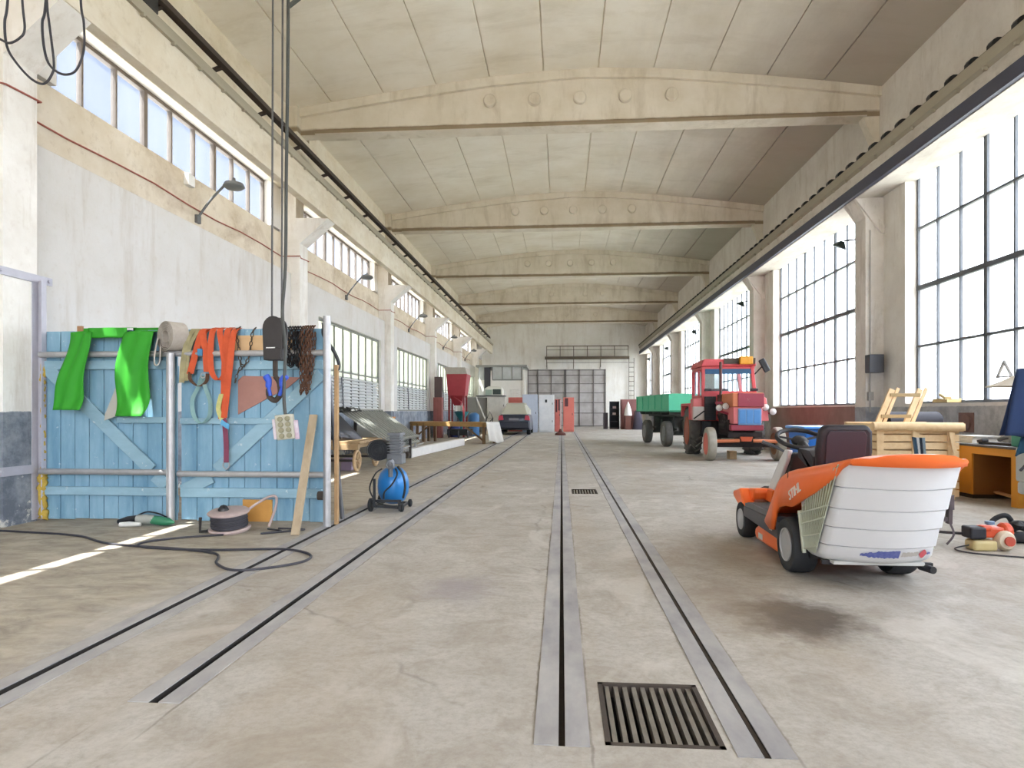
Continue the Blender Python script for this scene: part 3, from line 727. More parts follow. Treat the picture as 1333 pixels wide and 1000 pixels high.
for i in range(5):
    x = -2.90+i*.027; P.append([(x, YG+.02, 2.245), (x, Yf-.03*(i % 2), 2.16), (x+.004, Yf-.03, 1.85), (x*.7-2.86*.3, Yf-.03, 1.46+.04*(i % 3)), (x+.03, Yf-.01, 1.8), (x+.03, YG-.05, 2.2)])
chain('rusty chain bunch hanging lowest, right of the black chain', P, M_chr)
m = MB(); m.ribbon(smooth([(-2.70, YG+.02, 2.22), (-2.66, YG-.05, 2.12), (-2.58, YG+.05, 1.95), (-2.53, YG+.06, 1.82), (-2.52, YG+.02, 1.74)]), (0, 1, .2), .06, .02)
tag(m.obj('rubber_strap', mat('black_rubber', '#26282b', .7, 0, '#3a3d40', 9, .5), smooth_a=60), 'black rubber strap looped over the right end post of the gate', 'strap')

# ---------------------------------------------------------------- hoist and control box
ho = thing('hoist', 'black hoist block hanging on two steel ropes in front of the gate', 'hoist', (-2.835, 6.2, 1.4))
M_rope = mat('steel_rope', '#6d6c6b', .5, .5, '#4c4b4b', 30, .5)
for x in (-2.865, -2.765):
    m = MB(); m.tube(smooth([(x, 6.2, 2.1), (x+.006, 6.2, 4.0), (x+.01, 6.2, 6.0), (x, 6.2, 8.25)]), .010, 6); m.obj('rope', M_rope, ho)
m = MB()
for y0 in (6.135, 6.235):
    pts = [(-2.925+.0, 1.80), (-2.735, 1.80), (-2.725, 2.08)]+[(-2.83+.105*cos(a), 2.09+.125*sin(a)) for a in [i*pi/10 for i in range(11)]]+[(-2.935, 2.08)]
    m.prism(pts, 'y', y0, y0+.03)
m.box(-2.92, -2.74, 6.13, 6.27, 1.78, 1.90)
m.obj('block', mat('hoist_black', '#2b2727', .55, .2, '#3d3836', 8, .6), ho, bevel=.008)
m = MB(); m.lathe([(0, 0), (.085, 0), (.075, .03), (.085, .06), (0, .06)], (-2.83, 6.17, 2.09), (0, 1, 0), 20); m.obj('pulley', M_steel, ho, smooth_a=40)
m = MB(); m.box(-2.89, -2.80, 6.125, 6.13, 1.895, 1.905); m.obj('label_plate', mat('white_paint', '#e8e8e6', .6), ho)
m = MB(); m.cyl((-2.83, 6.2, 1.78), (-2.83, 6.2, 1.62), .025, 10); m.tube(smooth([(-2.83, 6.2, 1.62), (-2.79, 6.2, 1.56), (-2.775, 6.2, 1.46), (-2.83, 6.2, 1.385), (-2.90, 6.2, 1.43), (-2.905, 6.2, 1.50)]), [.026]*8+[.03]*8+[.028]*8+[.02]*6+[.012], 8); m.obj('hook', M_rust, ho, smooth_a=60)
M_grip = mat('blue_plastic', '#2f55c4', .45, 0, '#2445a4', 9, .4)
for x, a in ((-2.885, .02), (-2.745, -.03)):
    m = MB(); m.tube(smooth([(x+a, 6.17, 1.43), (x, 6.17, 1.52), (x, 6.17, 1.58), (x-a*1.5, 6.17, 1.63)]), [.018]*6+[.03]*6+[.034]*6+[.024], 10); m.obj('grip', M_grip, ho, smooth_a=60)
cb = thing('control_box', 'grey pendant control box with eight buttons on a long cable', 'control box', (-2.70, 6.15, 1.13))
Mc = Matrix.Translation((-2.70, 6.15, 1.12)) @ Matrix.Rotation(radians(12), 4, 'Z') @ Matrix.Rotation(radians(-6), 4, 'Y')
m = MB(Mc); m.box(-.085, .085, -.06, .03, -.12, .125); m.obj('housing', mat('box_grey', '#b9b6a6', .6, 0, '#918d7c', 12, .5), cb, bevel=.012)
m = MB(Mc)
for i in range(2):
    for j in range(4): m.lathe([(.026, 0), (.024, .018), (.012, .02), (.012, .028), (0, .028)], (-.035+.07*i, -.06, -.082+j*.055), (0, -1, 0), 12)
m.obj('button', mat('button_cream', '#8f8a6c', .5, 0, '#6e694f', 30, .7), cb, smooth_a=40)
m = MB(Mc); m.box(.085, .115, -.05, .04, -.13, .06); m.obj('bumper', mat('faded_pink', '#a98a9c', .7, 0, '#d8d4d6', 12, .8), cb, bevel=.008)
m = MB(Mc); m.box(-.115, -.085, -.05, .04, -.11, .09); m.obj('bumper', mat('faded_white', '#d3ccd0', .7, 0, '#b49aa8', 12, .6), cb, bevel=.008)
m = MB(); m.tube(smooth([(-2.705, 6.15, 1.24), (-2.72, 6.15, 1.45), (-2.705, 6.15, 1.9), (-2.735, 6.15, 2.25), (-2.705, 6.15, 2.7), (-2.70, 6.16, 3.6), (-2.69, 6.17, 4.6), (-2.685, 6.18, 6.0), (-2.685, 6.2, 8.25)]), .017, 8)
m.bar((-2.685, 6.18, 5.27), (-2.56, 6.18, 5.36), .03, .03); m.obj('cable', mat('dark_cable', '#3c3b38', .6, 0, '#4f5650', 6, .6), cb, smooth_a=60)

# ---------------------------------------------------------------- leaning timber, pole
m = MB(); m.bar((-2.735, 6.45, .0), (-2.735, 6.95, 1.235), .085, .035, (0, -1, .4))
m2 = tag(m.obj('plank', mat('grey_wood', '#b5a48a', .8, 0, '#8c7a60', 2.5, .7, (6, 6, .6)), bevel=.004), 'weathered wooden plank leaning against the right end of the gate', 'plank')
m = MB(); m.cyl((-2.585, 7.46, .0), (-2.735, 7.25, 2.30), .026, 10)
tag(m.obj('metal_pole', mat('pole_grey', '#77777a', .5, .4, '#3f4044', 4, .8), smooth_a=50), 'thin grey metal pole leaning just right of the gate', 'pole')
m = MB(); m.bar((-2.535, 7.12, 0), (-2.535, 7.12, 1.80), .04, .05, (0, -1, 0))
tag(m.obj('batten', mat('batten_wood', '#b7956b', .8, 0, '#7d6245', 5, .7), bevel=.003), 'brown timber batten standing between the gate post and the leaning pole', 'plank')
# ---------------------------------------------------------------- floor in front of the gate
dr = thing('angle_grinder', 'green and grey angle grinder lying at the foot of the gate', 'tool', (-4.62, 6.86, 0))
m = MB(); m.tube([(-4.70, 6.83, .075), (-4.60, 6.84, .078), (-4.52, 6.85, .07), (-4.44, 6.86, .055)], [.05, .052, .045, .04], 12); m.obj('body', mat('grinder_grey', '#9d9f98', .5), dr, smooth_a=50)
m = MB(); m.tube([(-4.54, 6.85, .07), (-4.44, 6.86, .055), (-4.36, 6.87, .045), (-4.30, 6.875, .035)], [.048, .05, .042, .012], 12); m.obj('handle', mat('tool_green', '#2f7a57', .5), dr, smooth_a=50)
m = MB(); m.tube([(-4.90, 6.80, .05), (-4.80, 6.81, .075), (-4.68, 6.83, .085)], [.025, .036, .04], 10); m.obj('grip', M_black, dr, smooth_a=50)
m = MB(); m.tube(smooth([(-4.72, 6.85, .11), (-4.62, 6.88, .15), (-4.50, 6.90, .13), (-4.40, 6.9, .09)]), .009, 6); m.obj('cord', M_black, dr, smooth_a=60)
m = MB(); m.tube([(-4.84, 6.74, .03), (-4.74, 6.75, .035), (-4.62, 6.77, .03)], [.025, .03, .02], 10); tag(m.obj('bottle', mat('clear_white', '#d9dad6', .3), None, smooth_a=50), 'small whitish bottle lying in front of the angle grinder', 'bottle')
re = thing('cable_reel', 'cable reel with black cable lying on the floor before the gate', 'reel', (-3.55, 6.55, 0))
M_reel = mat('reel_pale', '#b9a7a2', .6, 0, '#8f7c78', 9, .6)
rm_ = Matrix.Translation((-3.50, 6.58, .02)) @ Matrix.Rotation(radians(7), 4, 'X')
m = MB(rm_); m.lathe([(0, 0), (.20, 0), (.21, .02), (.20, .035), (.0, .035)], (0, 0, 0), (0, 0, 1), 28); m.lathe([(.07, .185), (.205, .185), (.21, .20), (.19, .215), (.07, .21)], (0, 0, 0), (0, 0, 1), 28); m.obj('flange', M_reel, re, smooth_a=40)
m = MB(rm_)
for i in range(7):
    for r in (.155, .175): m.torus((0, 0, .05+i*.02), (0, 0, 1), r+rnd.uniform(-.004, .004), .011, 26, 6)
M_cab = mat('black_cable', '#3a3940', .6, 0, '#26262b', 10, .5)
m.obj('wound_cable', M_cab, re, smooth_a=60)
m = MB(); m.tube(smooth([(-3.37, 6.66, .2), (-3.28, 6.74, .28), (-3.16, 6.80, .35), (-3.10, 6.82, .33), (-3.11, 6.80, .2), (-3.16, 6.76, .03)]), .014, 8); m.obj('handle', M_reel, re, smooth_a=50)
m = MB(); m.tube([(-3.64, 6.6, .02), (-3.76, 6.46, .02), (-3.75, 6.45, .17)], .016, 8); m.obj('crank', M_steel, re, smooth_a=50)
m = MB(); m.lathe([(0, 0), (.05, 0), (.055, .04), (.03, .08), (0, .09)], (-3.56, 6.56, .20), (0, 0, 1), 14); m.obj('socket', M_black, re, smooth_a=50)
m = MB()
m.tube(smooth([(-3.45, 6.36, .012), (-3.8, 6.18, .012), (-4.02, 5.92, .012), (-3.85, 5.72, .012), (-3.2, 5.66, .012), (-2.55, 5.74, .012), (-2.2, 5.52, .012), (-2.2, 5.22, .012), (-2.55, 4.95, .012), (-2.85, 5.15, .012), (-3.05, 5.50, .012), (-3.5, 5.68, .012), (-4.3, 5.85, .012), (-4.9, 6.2, .012), (-5.6, 6.35, .012), (-6.3, 6.45, .012)], 8), .011, 6)
m.tube(smooth([(-3.15, 6.72, .012), (-2.95, 6.6, .012), (-3.1, 6.45, .012), (-2.85, 6.62, .012), (-2.75, 6.72, .012), (-3.05, 6.76, .012)], 8), .010, 6)
tag(m.obj('power_cable', M_cab, smooth_a=60), 'black power cable looping over the floor from the reel', 'cable')

# ---------------------------------------------------------------- compressor
co = thing('air_compressor', 'blue air compressor on small wheels standing by the left rails', 'compressor', (-2.25, 8.35, 0))
M_tank = mat('tank_blue', '#2b7cc0', .3, .1, '#2468a6', 5, .4); M_cg = mat('cast_grey', '#7b7d80', .5, .5, '#55575a', 9, .6); M_ck = mat('compressor_black', '#1d1f22', .5, 0, '#303236', 9, .5)
m = MB(); m.lathe([(0, .07), (.08, .075), (.15, .12), (.195, .21), (.205, .30), (.20, .38), (.17, .47), (.11, .535), (0, .56)], (-2.19, 8.28, 0), (0, 0, 1), 32); m.obj('tank', M_tank, co, smooth_a=50)
m = MB()
m.lathe([(0, 0), (.12, 0), (.135, .03), (.135, .22), (.11, .25), (0, .25)], (-2.335, 8.05, .78), (0, 1, 0), 24)
m.obj('motor', M_ck, co, smooth_a=40)
m = MB()
for i in range(9): m.torus((-2.335, 8.03, .78), (0, 1, 0), .02+i*.014, .0035, 24, 5)
m.obj('fan_guard', M_ck, co)
m = MB(); m.box(-2.22, -2.03, 8.08, 8.30, .60, .72)
for i in range(7): m.box(-2.21-.006, -2.04+.006, 8.06, 8.30, .72+i*.035, .735+i*.035)
m.box(-2.19, -2.06, 8.10, 8.28, .72, 1.0); m.box(-2.21, -2.04, 8.06, 8.30, .965, 1.0); m.obj('pump', M_cg, co, bevel=.004)
m = MB(); m.lathe([(0, 0), (.05, 0), (.05, .09), (.03, .12), (0, .12)], (-2.15, 8.02, .56), (0, -.4, 1), 14); m.cyl((-2.15, 8.0, .45), (-2.15, 7.99, .60), .03, 10); m.torus((-2.15, 7.955, .60), (0, 1, 0), .04, .012, 16, 6); m.obj('regulator', M_cg, co, smooth_a=50)
m = MB(); m.tube(smooth([(-2.08, 7.98, .55), (-2.05, 7.93, .48), (-2.11, 7.90, .36), (-2.20, 7.90, .27), (-2.22, 7.93, .18)]), .012, 6); m.tube(smooth([(-2.26, 8.0, .55), (-2.34, 7.96, .48), (-2.42, 8.0, .30), (-2.35, 8.0, .15), (-2.22, 7.95, .10), (-2.05, 7.95, .09), (-1.99, 8.0, .12)]), .010, 6)
m.tube(smooth([(-2.06, 8.0, .58), (-1.99, 7.99, .48), (-1.965, 8.0, .33), (-1.99, 8.0, .18)]), .016, 6); m.obj('hose', M_ck, co, smooth_a=60)
m = MB(); m.bar((-2.36, 8.0, .07), (-2.36, 8.0, .42), .03, .03); m.bar((-2.40, 8.02, .14), (-2.02, 8.02, .14), .03, .03); m.bar((-2.05, 8.02, .14), (-2.02, 7.96, .03), .03, .03); m.bar((-2.36, 8.05, .07), (-2.36, 8.5, .07), .03, .03); m.bar((-2.05, 8.05, .05), (-2.05, 8.5, .05), .03, .03); m.bar((-2.42, 8.5, .07), (-2.02, 8.5, .05), .03, .03); m.bar((-2.42, 8.05, .07), (-2.02, 8.05, .05), .03, .03); m.obj('frame', M_ck, co)
for x, y in ((-2.42, 8.05), (-2.02, 8.05), (-2.42, 8.50), (-2.02, 8.50)):
    r = .085 if x < -2.2 else .05
    m = MB(); m.lathe([(.02, -.02), (r-.02, -.025), (r, -.015), (r, .015), (r-.02, .025), (.02, .02)], (x, y, r), (1, 0, 0), 18); m.obj('wheel', mat('tyre_black', '#1b1c1e', .8, 0, '#2b2c2e', 12, .5), co, smooth_a=40)
# ---------------------------------------------------------------- trolley and stacked grating
M_wood = mat('old_wood', '#b59a75', .8, 0, '#84694a', 3, .7, (4, .6, 4))
M_tyre = mat('tyre_black', '#1b1c1e', .8)
ca = thing('trolley', 'wooden flat trolley on spoked wheels beyond the gate', 'trolley', (-5.0, 13.7, 0))
m = MB()
for i in range(6): m.box(-5.95, -4.12, 12.95+i*.36, 13.28+i*.36, .60, .655)
m.obj('deck', M_wood, ca, bevel=.004)
m = MB(); m.box(-5.9, -4.15, 12.92, 13.04, .48, .60); m.box(-5.9, -4.15, 14.9, 15.02, .48, .60); m.box(-5.7, -5.55, 13.0, 15.0, .48, .58); m.box(-4.5, -4.38, 13.0, 15.0, .48, .58); m.obj('frame', M_wood, ca, bevel=.004)
for x in (-4.28, -5.75):
    for y in (13.25, 14.6):
        m = MB(); m.torus((x, y, .235), (1, 0, 0), .20, .035, 24, 8); m.cyl((x-.05, y, .235), (x+.05, y, .235), .045, 12)
        for a in range(6): m.bar((x, y, .235), (x, y+.19*cos(a*pi/3), .235+.19*sin(a*pi/3)), .03, .03, (1, 0, 0))
        m.obj('wheel', mat('wheel_tan', '#c4a884', .8, 0, '#8d7354', 9, .6), ca, smooth_a=50)
for y in (13.25, 14.6):
    m = MB(); m.bar((-5.75, y, .235), (-4.28, y, .235), .05, .05); m.obj('axle', M_steel, ca)
m = MB(); m.box(-4.72, -4.48, 13.5, 13.8, .0, .26); tag(m.obj('crate', mat('lilac_box', '#b5a3bd', .7), bevel=.01), 'small lilac box under the wooden trolley', 'box')
M_grat = mat('zinc_grating', '#9d9f98', .6, .3, '#74766f', 7, .6)
def sheet(name, label, xt, zt, xb, zb, y0, y1, n, group=None, m=M_grat):
    b = MB(); d = Vector((xb-xt, 0, zb-zt)); nn = Vector((d.z, 0, -d.x)).normalized()
    if nn.z < 0: nn = -nn
    c = [Vector((xt, y0, zt)), Vector((xb, y0, zb)), Vector((xb, y1, zb)), Vector((xt, y1, zt))]
    b.add([p for p in c]+[p-nn*.02 for p in c], [(0, 1, 2, 3), (7, 6, 5, 4), (0, 4, 5, 1), (1, 5, 6, 2), (2, 6, 7, 3), (3, 7, 4, 0)])
    for i in range(n):
        y = y0+(y1-y0)*(i+.5)/n
        b.bar(Vector((xt, y, zt))+nn*.02, Vector((xb, y, zb))+nn*.02, .05, .04, tuple(nn))
    for x, z in ((xt, zt), (xb, zb)): b.bar((x, y0, z+.02), (x, y1, z+.02), .05, .06, tuple(nn))
    return tag(b.obj(name, m), label, 'panel', group)
sheet('ribbed_panel', 'long grey ribbed panel lying slanted behind the trolley', -5.05, 1.27, -4.02, .56, 14.5, 17.9, 14)
sheet('ribbed_panel', 'lower grey ribbed panel lying slanted, nearest to the white beam', -4.72, .86, -4.18, .37, 16.5, 18.7, 10)
m = MB()
for y in (15.2, 17.2): m.bar((-4.95, y, 0), (-4.95, y, 1.20), .06, .06); m.bar((-4.08, y, 0), (-4.08, y, .55), .06, .06)
tag(m.obj('trestle', M_steel), 'dark steel trestle carrying the long ribbed panel', 'trestle')
m = MB()
for y in (16.75, 18.4): m.bar((-4.66, y, 0), (-4.66, y, .78), .05, .05); m.bar((-4.22, y, 0), (-4.22, y, .35), .05, .05); m.bar((-4.64, y, .1), (-4.05, y+.3, .34), .03, .03)
tag(m.obj('trestle', M_pipe), 'light steel trestle carrying the lower ribbed panel', 'trestle')
M_dk = mat('dark_sheet', '#33353d', .6, .2, '#22242a', 5, .6)
for i, (x, lb) in enumerate(((-5.5, 'dark blue sheet leaning on the trolley, left of the other dark sheet'), (-5.02, 'dark grey sheet leaning on the trolley beside the ribbed panel'))):
    m = MB(); m.bar((x+.55, 13.6, .665), (x-.15, 13.75, 1.32), 1.1, .035, (1, 0, 1)); tag(m.obj('metal_sheet', (M_dk, mat('blue_black_sheet', '#1f2740', .6, .2, '#161b30', 5, .5))[1-i]), lb, 'sheet')
m = MB(); 
for i in range(5):
    pts = [(-4.95+rnd.uniform(-.25, .3), 14.4+rnd.uniform(0, .5), 1.25+rnd.uniform(0, .12)) for _ in range(7)]
    m.tube(smooth(pts), .014, 5)
tag(m.obj('wire_coil', mat('wire_dark', '#4d4e4c', .6, .4, '#303130', 9, .5)), 'tangled wire lying on top of the long ribbed panel', 'wire')
m = MB(); m.box(-6.25, -5.1, 19.0, 20.2, 0, .84); m.box(-6.2, -5.15, 18.98, 19.0, .05, .8); tag(m.obj('cabinet', mat('grey_cabinet', '#a9aaa8', .6), bevel=.01), 'grey cabinet by the left wall under the blue bundle', 'cabinet')
m = MB(); m.grid(lambda u, v: (-6.15+.72*u, 19.2+.7*v, .84+.22*sin(pi*min(1, u*1.02))*sin(pi*v)+.05*sin(9*u+3*v)*sin(pi*u)*sin(pi*v)), 14, 10)
m.box(-6.1, -5.48, 19.25, 19.85, .84, .90); tag(m.obj('tarpaulin', mat('blue_tarp', '#5a7fae', .6, 0, '#44658f', 6, .5), smooth_a=60), 'folded blue tarpaulin on the grey cabinet', 'tarpaulin')
m = MB(); m.box(-5.45, -5.12, 19.2, 19.55, .84, 1.08); m.box(-5.47, -5.1, 19.18, 19.57, 1.06, 1.1); tag(m.obj('orange_box', mat('orange_card', '#c98748', .7, 0, '#a3652f', 8, .5), bevel=.006), 'small orange box beside the folded blue tarpaulin', 'box')
m = MB(); m.bar((-4.13, 17.2, .13), (-3.68, 23.7, .13), .2, .24); m.bar((-4.13, 17.2, .251), (-3.68, 23.7, .251), .17, .01)
tag(m.obj('white_beam', mat('white_beam_paint', '#e1dfdc', .5, 0, '#c4c2bf', 4, .5), bevel=.01), 'long white box beam lying on the floor along the wall', 'beam')
m = MB(); m.cyl((-4.17, 17.0, .1), (-4.15, 17.18, .1), .09, 16); tag(m.obj('pipe_end', M_rust, smooth_a=40), 'short dark pipe at the near end of the white beam', 'pipe')
# ---------------------------------------------------------------- workbench with sheet
be = thing('workbench', 'long wooden trestle bench along the left wall with a white sheet on its end', 'table', (-4.4, 26, 0))
Mb = Matrix.Translation((-4.40, 25.95, 0)) @ Matrix.Rotation(math.atan2(-2.3, 3.1)*.75, 4, 'Z')
M_bt = mat('bench_wood', '#b08a55', .7, 0, '#7f5f39', 2, .6, (1, 5, 5)); M_bl = mat('bench_leg_wood', '#7d6248', .8, 0, '#5a442f', 6, .6)
m = MB(Mb)
for i in range(3): m.box(-1.92, 1.92, -.42+i*.285, -.145+i*.285, .79, .84)
m.box(-1.9, 1.9, -.42, -.38, .66, .79); m.box(-1.9, 1.9, .38, .42, .68, .79); m.obj('tabletop', M_bt, be, bevel=.004)
for x in (-1.85, -1.55, -1.2, 1.78):
    for y in (-.38, .36):
        m = MB(Mb); m.box(x-.05, x+.05, y-.04, y+.04, 0, .79); m.obj('leg', M_bl, be)
for x, d in ((-1.75, .9), (1.7, -.9)):
    m = MB(Mb); m.bar((x, -.36, .15), (x+d, -.36, .72), .05, .07, (0, -1, 0)); m.obj('brace', M_bl, be)
def sh(u, v):
    a = -.46+.92*v
    if u < .3: return (1.72+.22*u/.3, a, .85)
    t = (u-.3)/.7; return (1.94+.12*t+.09*sin(13*v+2)*t, a*(1+.12*t), .85-(.80-.06*sin(7*v))*t)
m = MB(Mb); m.grid(sh, 16, 16); tag(m.obj('sheet', mat('white_sheet', '#dedbd6', .9, 0, '#c3bfb8', 6, .5), None, smooth_a=70, solid=.01), 'white sheet draped over the near end of the wooden bench', 'sheet')
# ---------------------------------------------------------------- hopper and its neighbours
M_red = mat('hopper_red', '#a5383f', .55, 0, '#86272f', 4, .5); M_fr = mat('hopper_frame', '#8a3237', .6, 0, '#5e2226', 6, .5)
hp = thing('hopper', 'red sheet metal hopper with a grey rim on a tall red frame', 'machine', (-5.15, 31.8, 0))
def frus(mb, x0, x1, y0, y1, z0, X0, X1, Y0, Y1, z1):
    return mb.add([(x0, y0, z0), (x1, y0, z0), (x1, y1, z0), (x0, y1, z0), (X0, Y0, z1), (X1, Y0, z1), (X1, Y1, z1), (X0, Y1, z1)], [(0, 3, 2, 1), (4, 5, 6, 7), (0, 1, 5, 4), (1, 2, 6, 5), (2, 3, 7, 6), (3, 0, 4, 7)])
m = MB(); frus(m, -5.55, -4.72, 31.3, 32.3, 2.03, -5.62, -4.60, 31.2, 32.5, 3.08); frus(m, -5.3, -5.0, 31.6, 32.0, 1.55, -5.5, -4.8, 31.35, 32.2, 2.03); m.obj('bin', M_red, hp, bevel=.01)
m = MB(); frus(m, -5.62, -4.60, 31.2, 32.5, 3.08, -5.72, -4.68, 31.1, 32.6, 3.40); m.obj('rim', mat('hopper_rim', '#b3aca2', .6, .1, '#948c82', 5, .5), hp)
for x in (-5.5, -4.78):
    for y in (31.35, 32.25):
        m = MB(); m.box(x-.045, x+.045, y-.045, y+.045, 0, 2.2); m.obj('leg', M_fr, hp)
m = MB(); m.bar((-5.3, 31.5, 2.0), (-4.9, 31.4, 1.7), .22, .05); m.obj('chute', M_red, hp)
m = MB(); m.box(-6.06, -5.66, 30.2, 30.65, 0, 1.92); m.box(-5.93, -5.91, 30.18, 30.2, .1, 1.85); m.box(-5.79, -5.77, 30.18, 30.2, .1, 1.85)
t = tag(m.obj('locker', mat('brown_red_steel', '#8d4f49', .6, 0, '#6c3a36', 5, .6), bevel=.01), 'narrow brown red steel locker left of the hopper', 'locker')
m = MB(); m.box(-6.02, -5.68, 30.25, 30.6, 1.92, 2.9); tag(m.obj('dark_box', mat('dark_brown_steel', '#4d3a39', .7, 0, '#38292a', 5, .5), bevel=.01), 'dark brown box standing on the narrow locker beside the hopper', 'box')
m = MB(); m.lathe([(.05, .3), (.08, .75), (.36, 1.22), (.38, 1.24)], (-4.95, 31.75, 0), (0, 0, 1), 22); tag(m.obj('funnel', mat('teal_plastic', '#2b7f86', .4, 0, '#1f656d', 5, .4), smooth_a=40, solid=.01), 'teal funnel standing under the red hopper', 'funnel')
m = MB(); m.lathe([(0, 0), (.26, 0), (.28, .05), (.28, 1.05), (.24, 1.12), (.1, 1.2), (0, 1.2)], (-4.45, 32.6, 0), (0, 0, 1), 22); tag(m.obj('barrel', mat('blue_drum', '#3f74a8', .5, 0, '#335f8c', 5, .5), smooth_a=40), 'pale blue drum right of the red hopper', 'barrel')
m = MB(); m.lathe([(0, 0), (.24, 0), (.26, .05), (.26, .55), (.2, .62), (0, .62)], (-5.25, 31.55, .0), (0, 0, 1), 20); tag(m.obj('barrel', mat('dark_blue_drum', '#27387a', .5, 0, '#1e2c62', 5, .5), smooth_a=40), 'small dark blue drum below the red hopper', 'barrel')
pw = thing('plough', 'dark low farm implement on the floor under the hopper', 'implement', (-4.8, 30.4, 0))
m = MB(); m.box(-5.4, -4.2, 30.2, 30.6, .12, .42); m.bar((-5.3, 30.3, .4), (-5.0, 30.1, .75), .05, .05); m.bar((-4.4, 30.3, .4), (-4.3, 30.2, .8), .05, .05); m.obj('body', M_black, pw, bevel=.02)
for x in (-5.3, -4.85, -4.4):
    m = MB(); m.lathe([(.03, -.03), (.17, -.02), (.18, 0), (.17, .02), (.03, .03)], (x, 30.15, .18), (1, 0, 0), 18); m.obj('disc', M_dk, pw, smooth_a=40)
m = MB(); m.tube([(-3.95, 33.6, .03), (-3.95, 33.6, .9), (-3.6, 33.6, .9), (-3.6, 33.6, .03)], .025, 8); m.tube([(-3.95, 33.6, .5), (-3.6, 33.9, .9)], .02, 8); m.tube([(-3.98, 33.2, .03), (-3.95, 33.6, .5), (-3.6, 33.6, .5), (-3.6, 33.2, .03)], .025, 8); m.tube([(-3.9, 33.7, .9), (-3.75, 33.7, 1.25), (-3.6, 33.7, .9)], .02, 8)
tag(m.obj('steel_rack', mat('rack_dark', '#3d3d42', .6, .3)), 'thin dark tube rack between the hopper and the grey cabinets', 'rack')
# ---------------------------------------------------------------- office booth at the back
M_wp = mat('booth_white', '#e6e4de', .6, 0, '#d0cdc4', 3, .4)
bo = thing('office_booth', 'white office booth with glazed upper half in the far left corner', 'booth', (-4.1, 46, 0))
m = MB(); m.box(-5.7, -2.65, 44.0, 47.5, 0, 3.40); m.obj('wall_panel', M_wp, bo, bevel=.01)
m = MB(); m.box(-4.70, -2.72, 44.05, 47.4, 3.40, 4.28); m.box(-5.65, -5.3, 44.05, 47.4, 3.4, 4.28); m.obj('glazing', mat('booth_glass', '#cfd3d2', .15, 0, '#9ba09d', 1.2, .8), bo)
m = MB()
for x in (-4.72, -4.05, -3.38, -2.7): m.box(x-.035, x+.035, 44.0, 44.06, 3.40, 4.3)
m.box(-4.72, -2.65, 43.98, 44.06, 3.36, 3.46); m.obj('mullion', mat('booth_frame', '#8b8d8a', .6, .2), bo)
m = MB(); m.box(-5.85, -2.35, 43.8, 47.6, 4.28, 4.42); m.obj('roof', mat('booth_roof', '#9d9d98', .6, 0, '#7d7d78', 3, .5), bo, bevel=.01)
m = MB(); m.box(-5.28, -4.86, 43.96, 44.0, 2.4, 4.25); m.obj('door', mat('booth_door', '#3b3a40', .6), bo)
m = MB(); m.box(-2.64, -2.5, 43.9, 44.2, 0, 4.1); m.obj('corner_post', M_wp, bo)
# ---------------------------------------------------------------- cabinets and lockers
def cabinet(name, label, x0, x1, y0, d, z, m, doors, seam=None, m2=None):
    t = thing(name, label, 'locker', ((x0+x1)/2, y0, 0))
    b = MB(); b.box(x0, x1, y0, y0+d, .06, z); b.box(x0+.02, x1-.02, y0+.03, y0+d-.02, 0, .06); b.obj('body', m, t, bevel=.008)
    zs = [.1]+(seam or [])+[z-.04]
    for i in range(doors):
        for a, c in zip(zs, zs[1:]):
            xa = x0+.03+(x1-x0-.06)*i/doors; xb = x0+.03+(x1-x0-.06)*(i+1)/doors
            b = MB(); b.box(xa+.012, xb-.012, y0-.02, y0, a+.012, c-.012); dd = b.obj('door', m2 or m, t, bevel=.005)
            h = MB(); h.box(xb-.09, xb-.06, y0-.045, y0-.02, (a+c)/2-.06, (a+c)/2+.06); h.obj('handle', M_steel, dd)
    return t
M_cgr = mat('cabinet_grey', '#d3cfc7', .6, 0, '#9a958c', 2, .6); M_lb = mat('locker_blue_grey', '#c6cddb', .55, 0, '#a5aec0', 1.5, .7); M_lw = mat('locker_white', '#e6e6e6', .55, 0, '#bfc2c8', 1.6, .7); M_lr = mat('locker_red', '#cc655d', .6, 0, '#e09482', 1.6, .7)
cabinet('storage_cabinet', 'tall grey two tier cabinet left of the dark car', -4.45, -3.35, 38.4, .7, 2.14, M_cgr, 1, [1.1])
cabinet('storage_cabinet', 'dull grey cabinet behind the tube rack, beside the hopper', -5.75, -4.5, 38.6, .7, 2.1, mat('cabinet_dull', '#8d8a84', .6, 0, '#706d67', 2, .6), 2)
m = MB(); m.box(-5.1, -3.35, 38.3, 39.1, 2.14, 2.2); tag(m.obj('board', M_dk), 'dark board lying across the tops of the grey cabinets', 'board')
m = MB(); m.prism([(-4.65, 2.2), (-3.5, 2.2), (-3.5, 2.55), (-3.62, 2.72), (-4.35, 2.76), (-4.6, 2.62)], 'y', 38.4, 39.0); ge = m.obj('engine_cover', mat('cover_white', '#dfddd3', .5, 0, '#c2beb0', 3, .5), bevel=.04); tag(ge, 'white machine cover with a dark opening on top of the grey cabinets', 'machine')
m = MB(); m.box(-4.1, -3.62, 38.36, 38.42, 2.26, 2.58); m.obj('opening', mat('cover_dark', '#39443f', .5), ge, bevel=.01)
m = MB(); m.box(-4.55, -4.15, 38.36, 38.42, 2.25, 2.55); m.obj('side_panel', mat('cover_green', '#9fae9f', .5), ge, bevel=.01)
cabinet('storage_cabinet', 'faded red cabinet partly hidden behind the dark car', -3.3, -2.35, 40.0, .7, 2.12, M_lr, 2)
m = MB()
for i in range(5): m.torus((-2.9, 40.3, 2.16+i*.11), (0, 0, 1), .27+.01*i, .014, 20, 5)
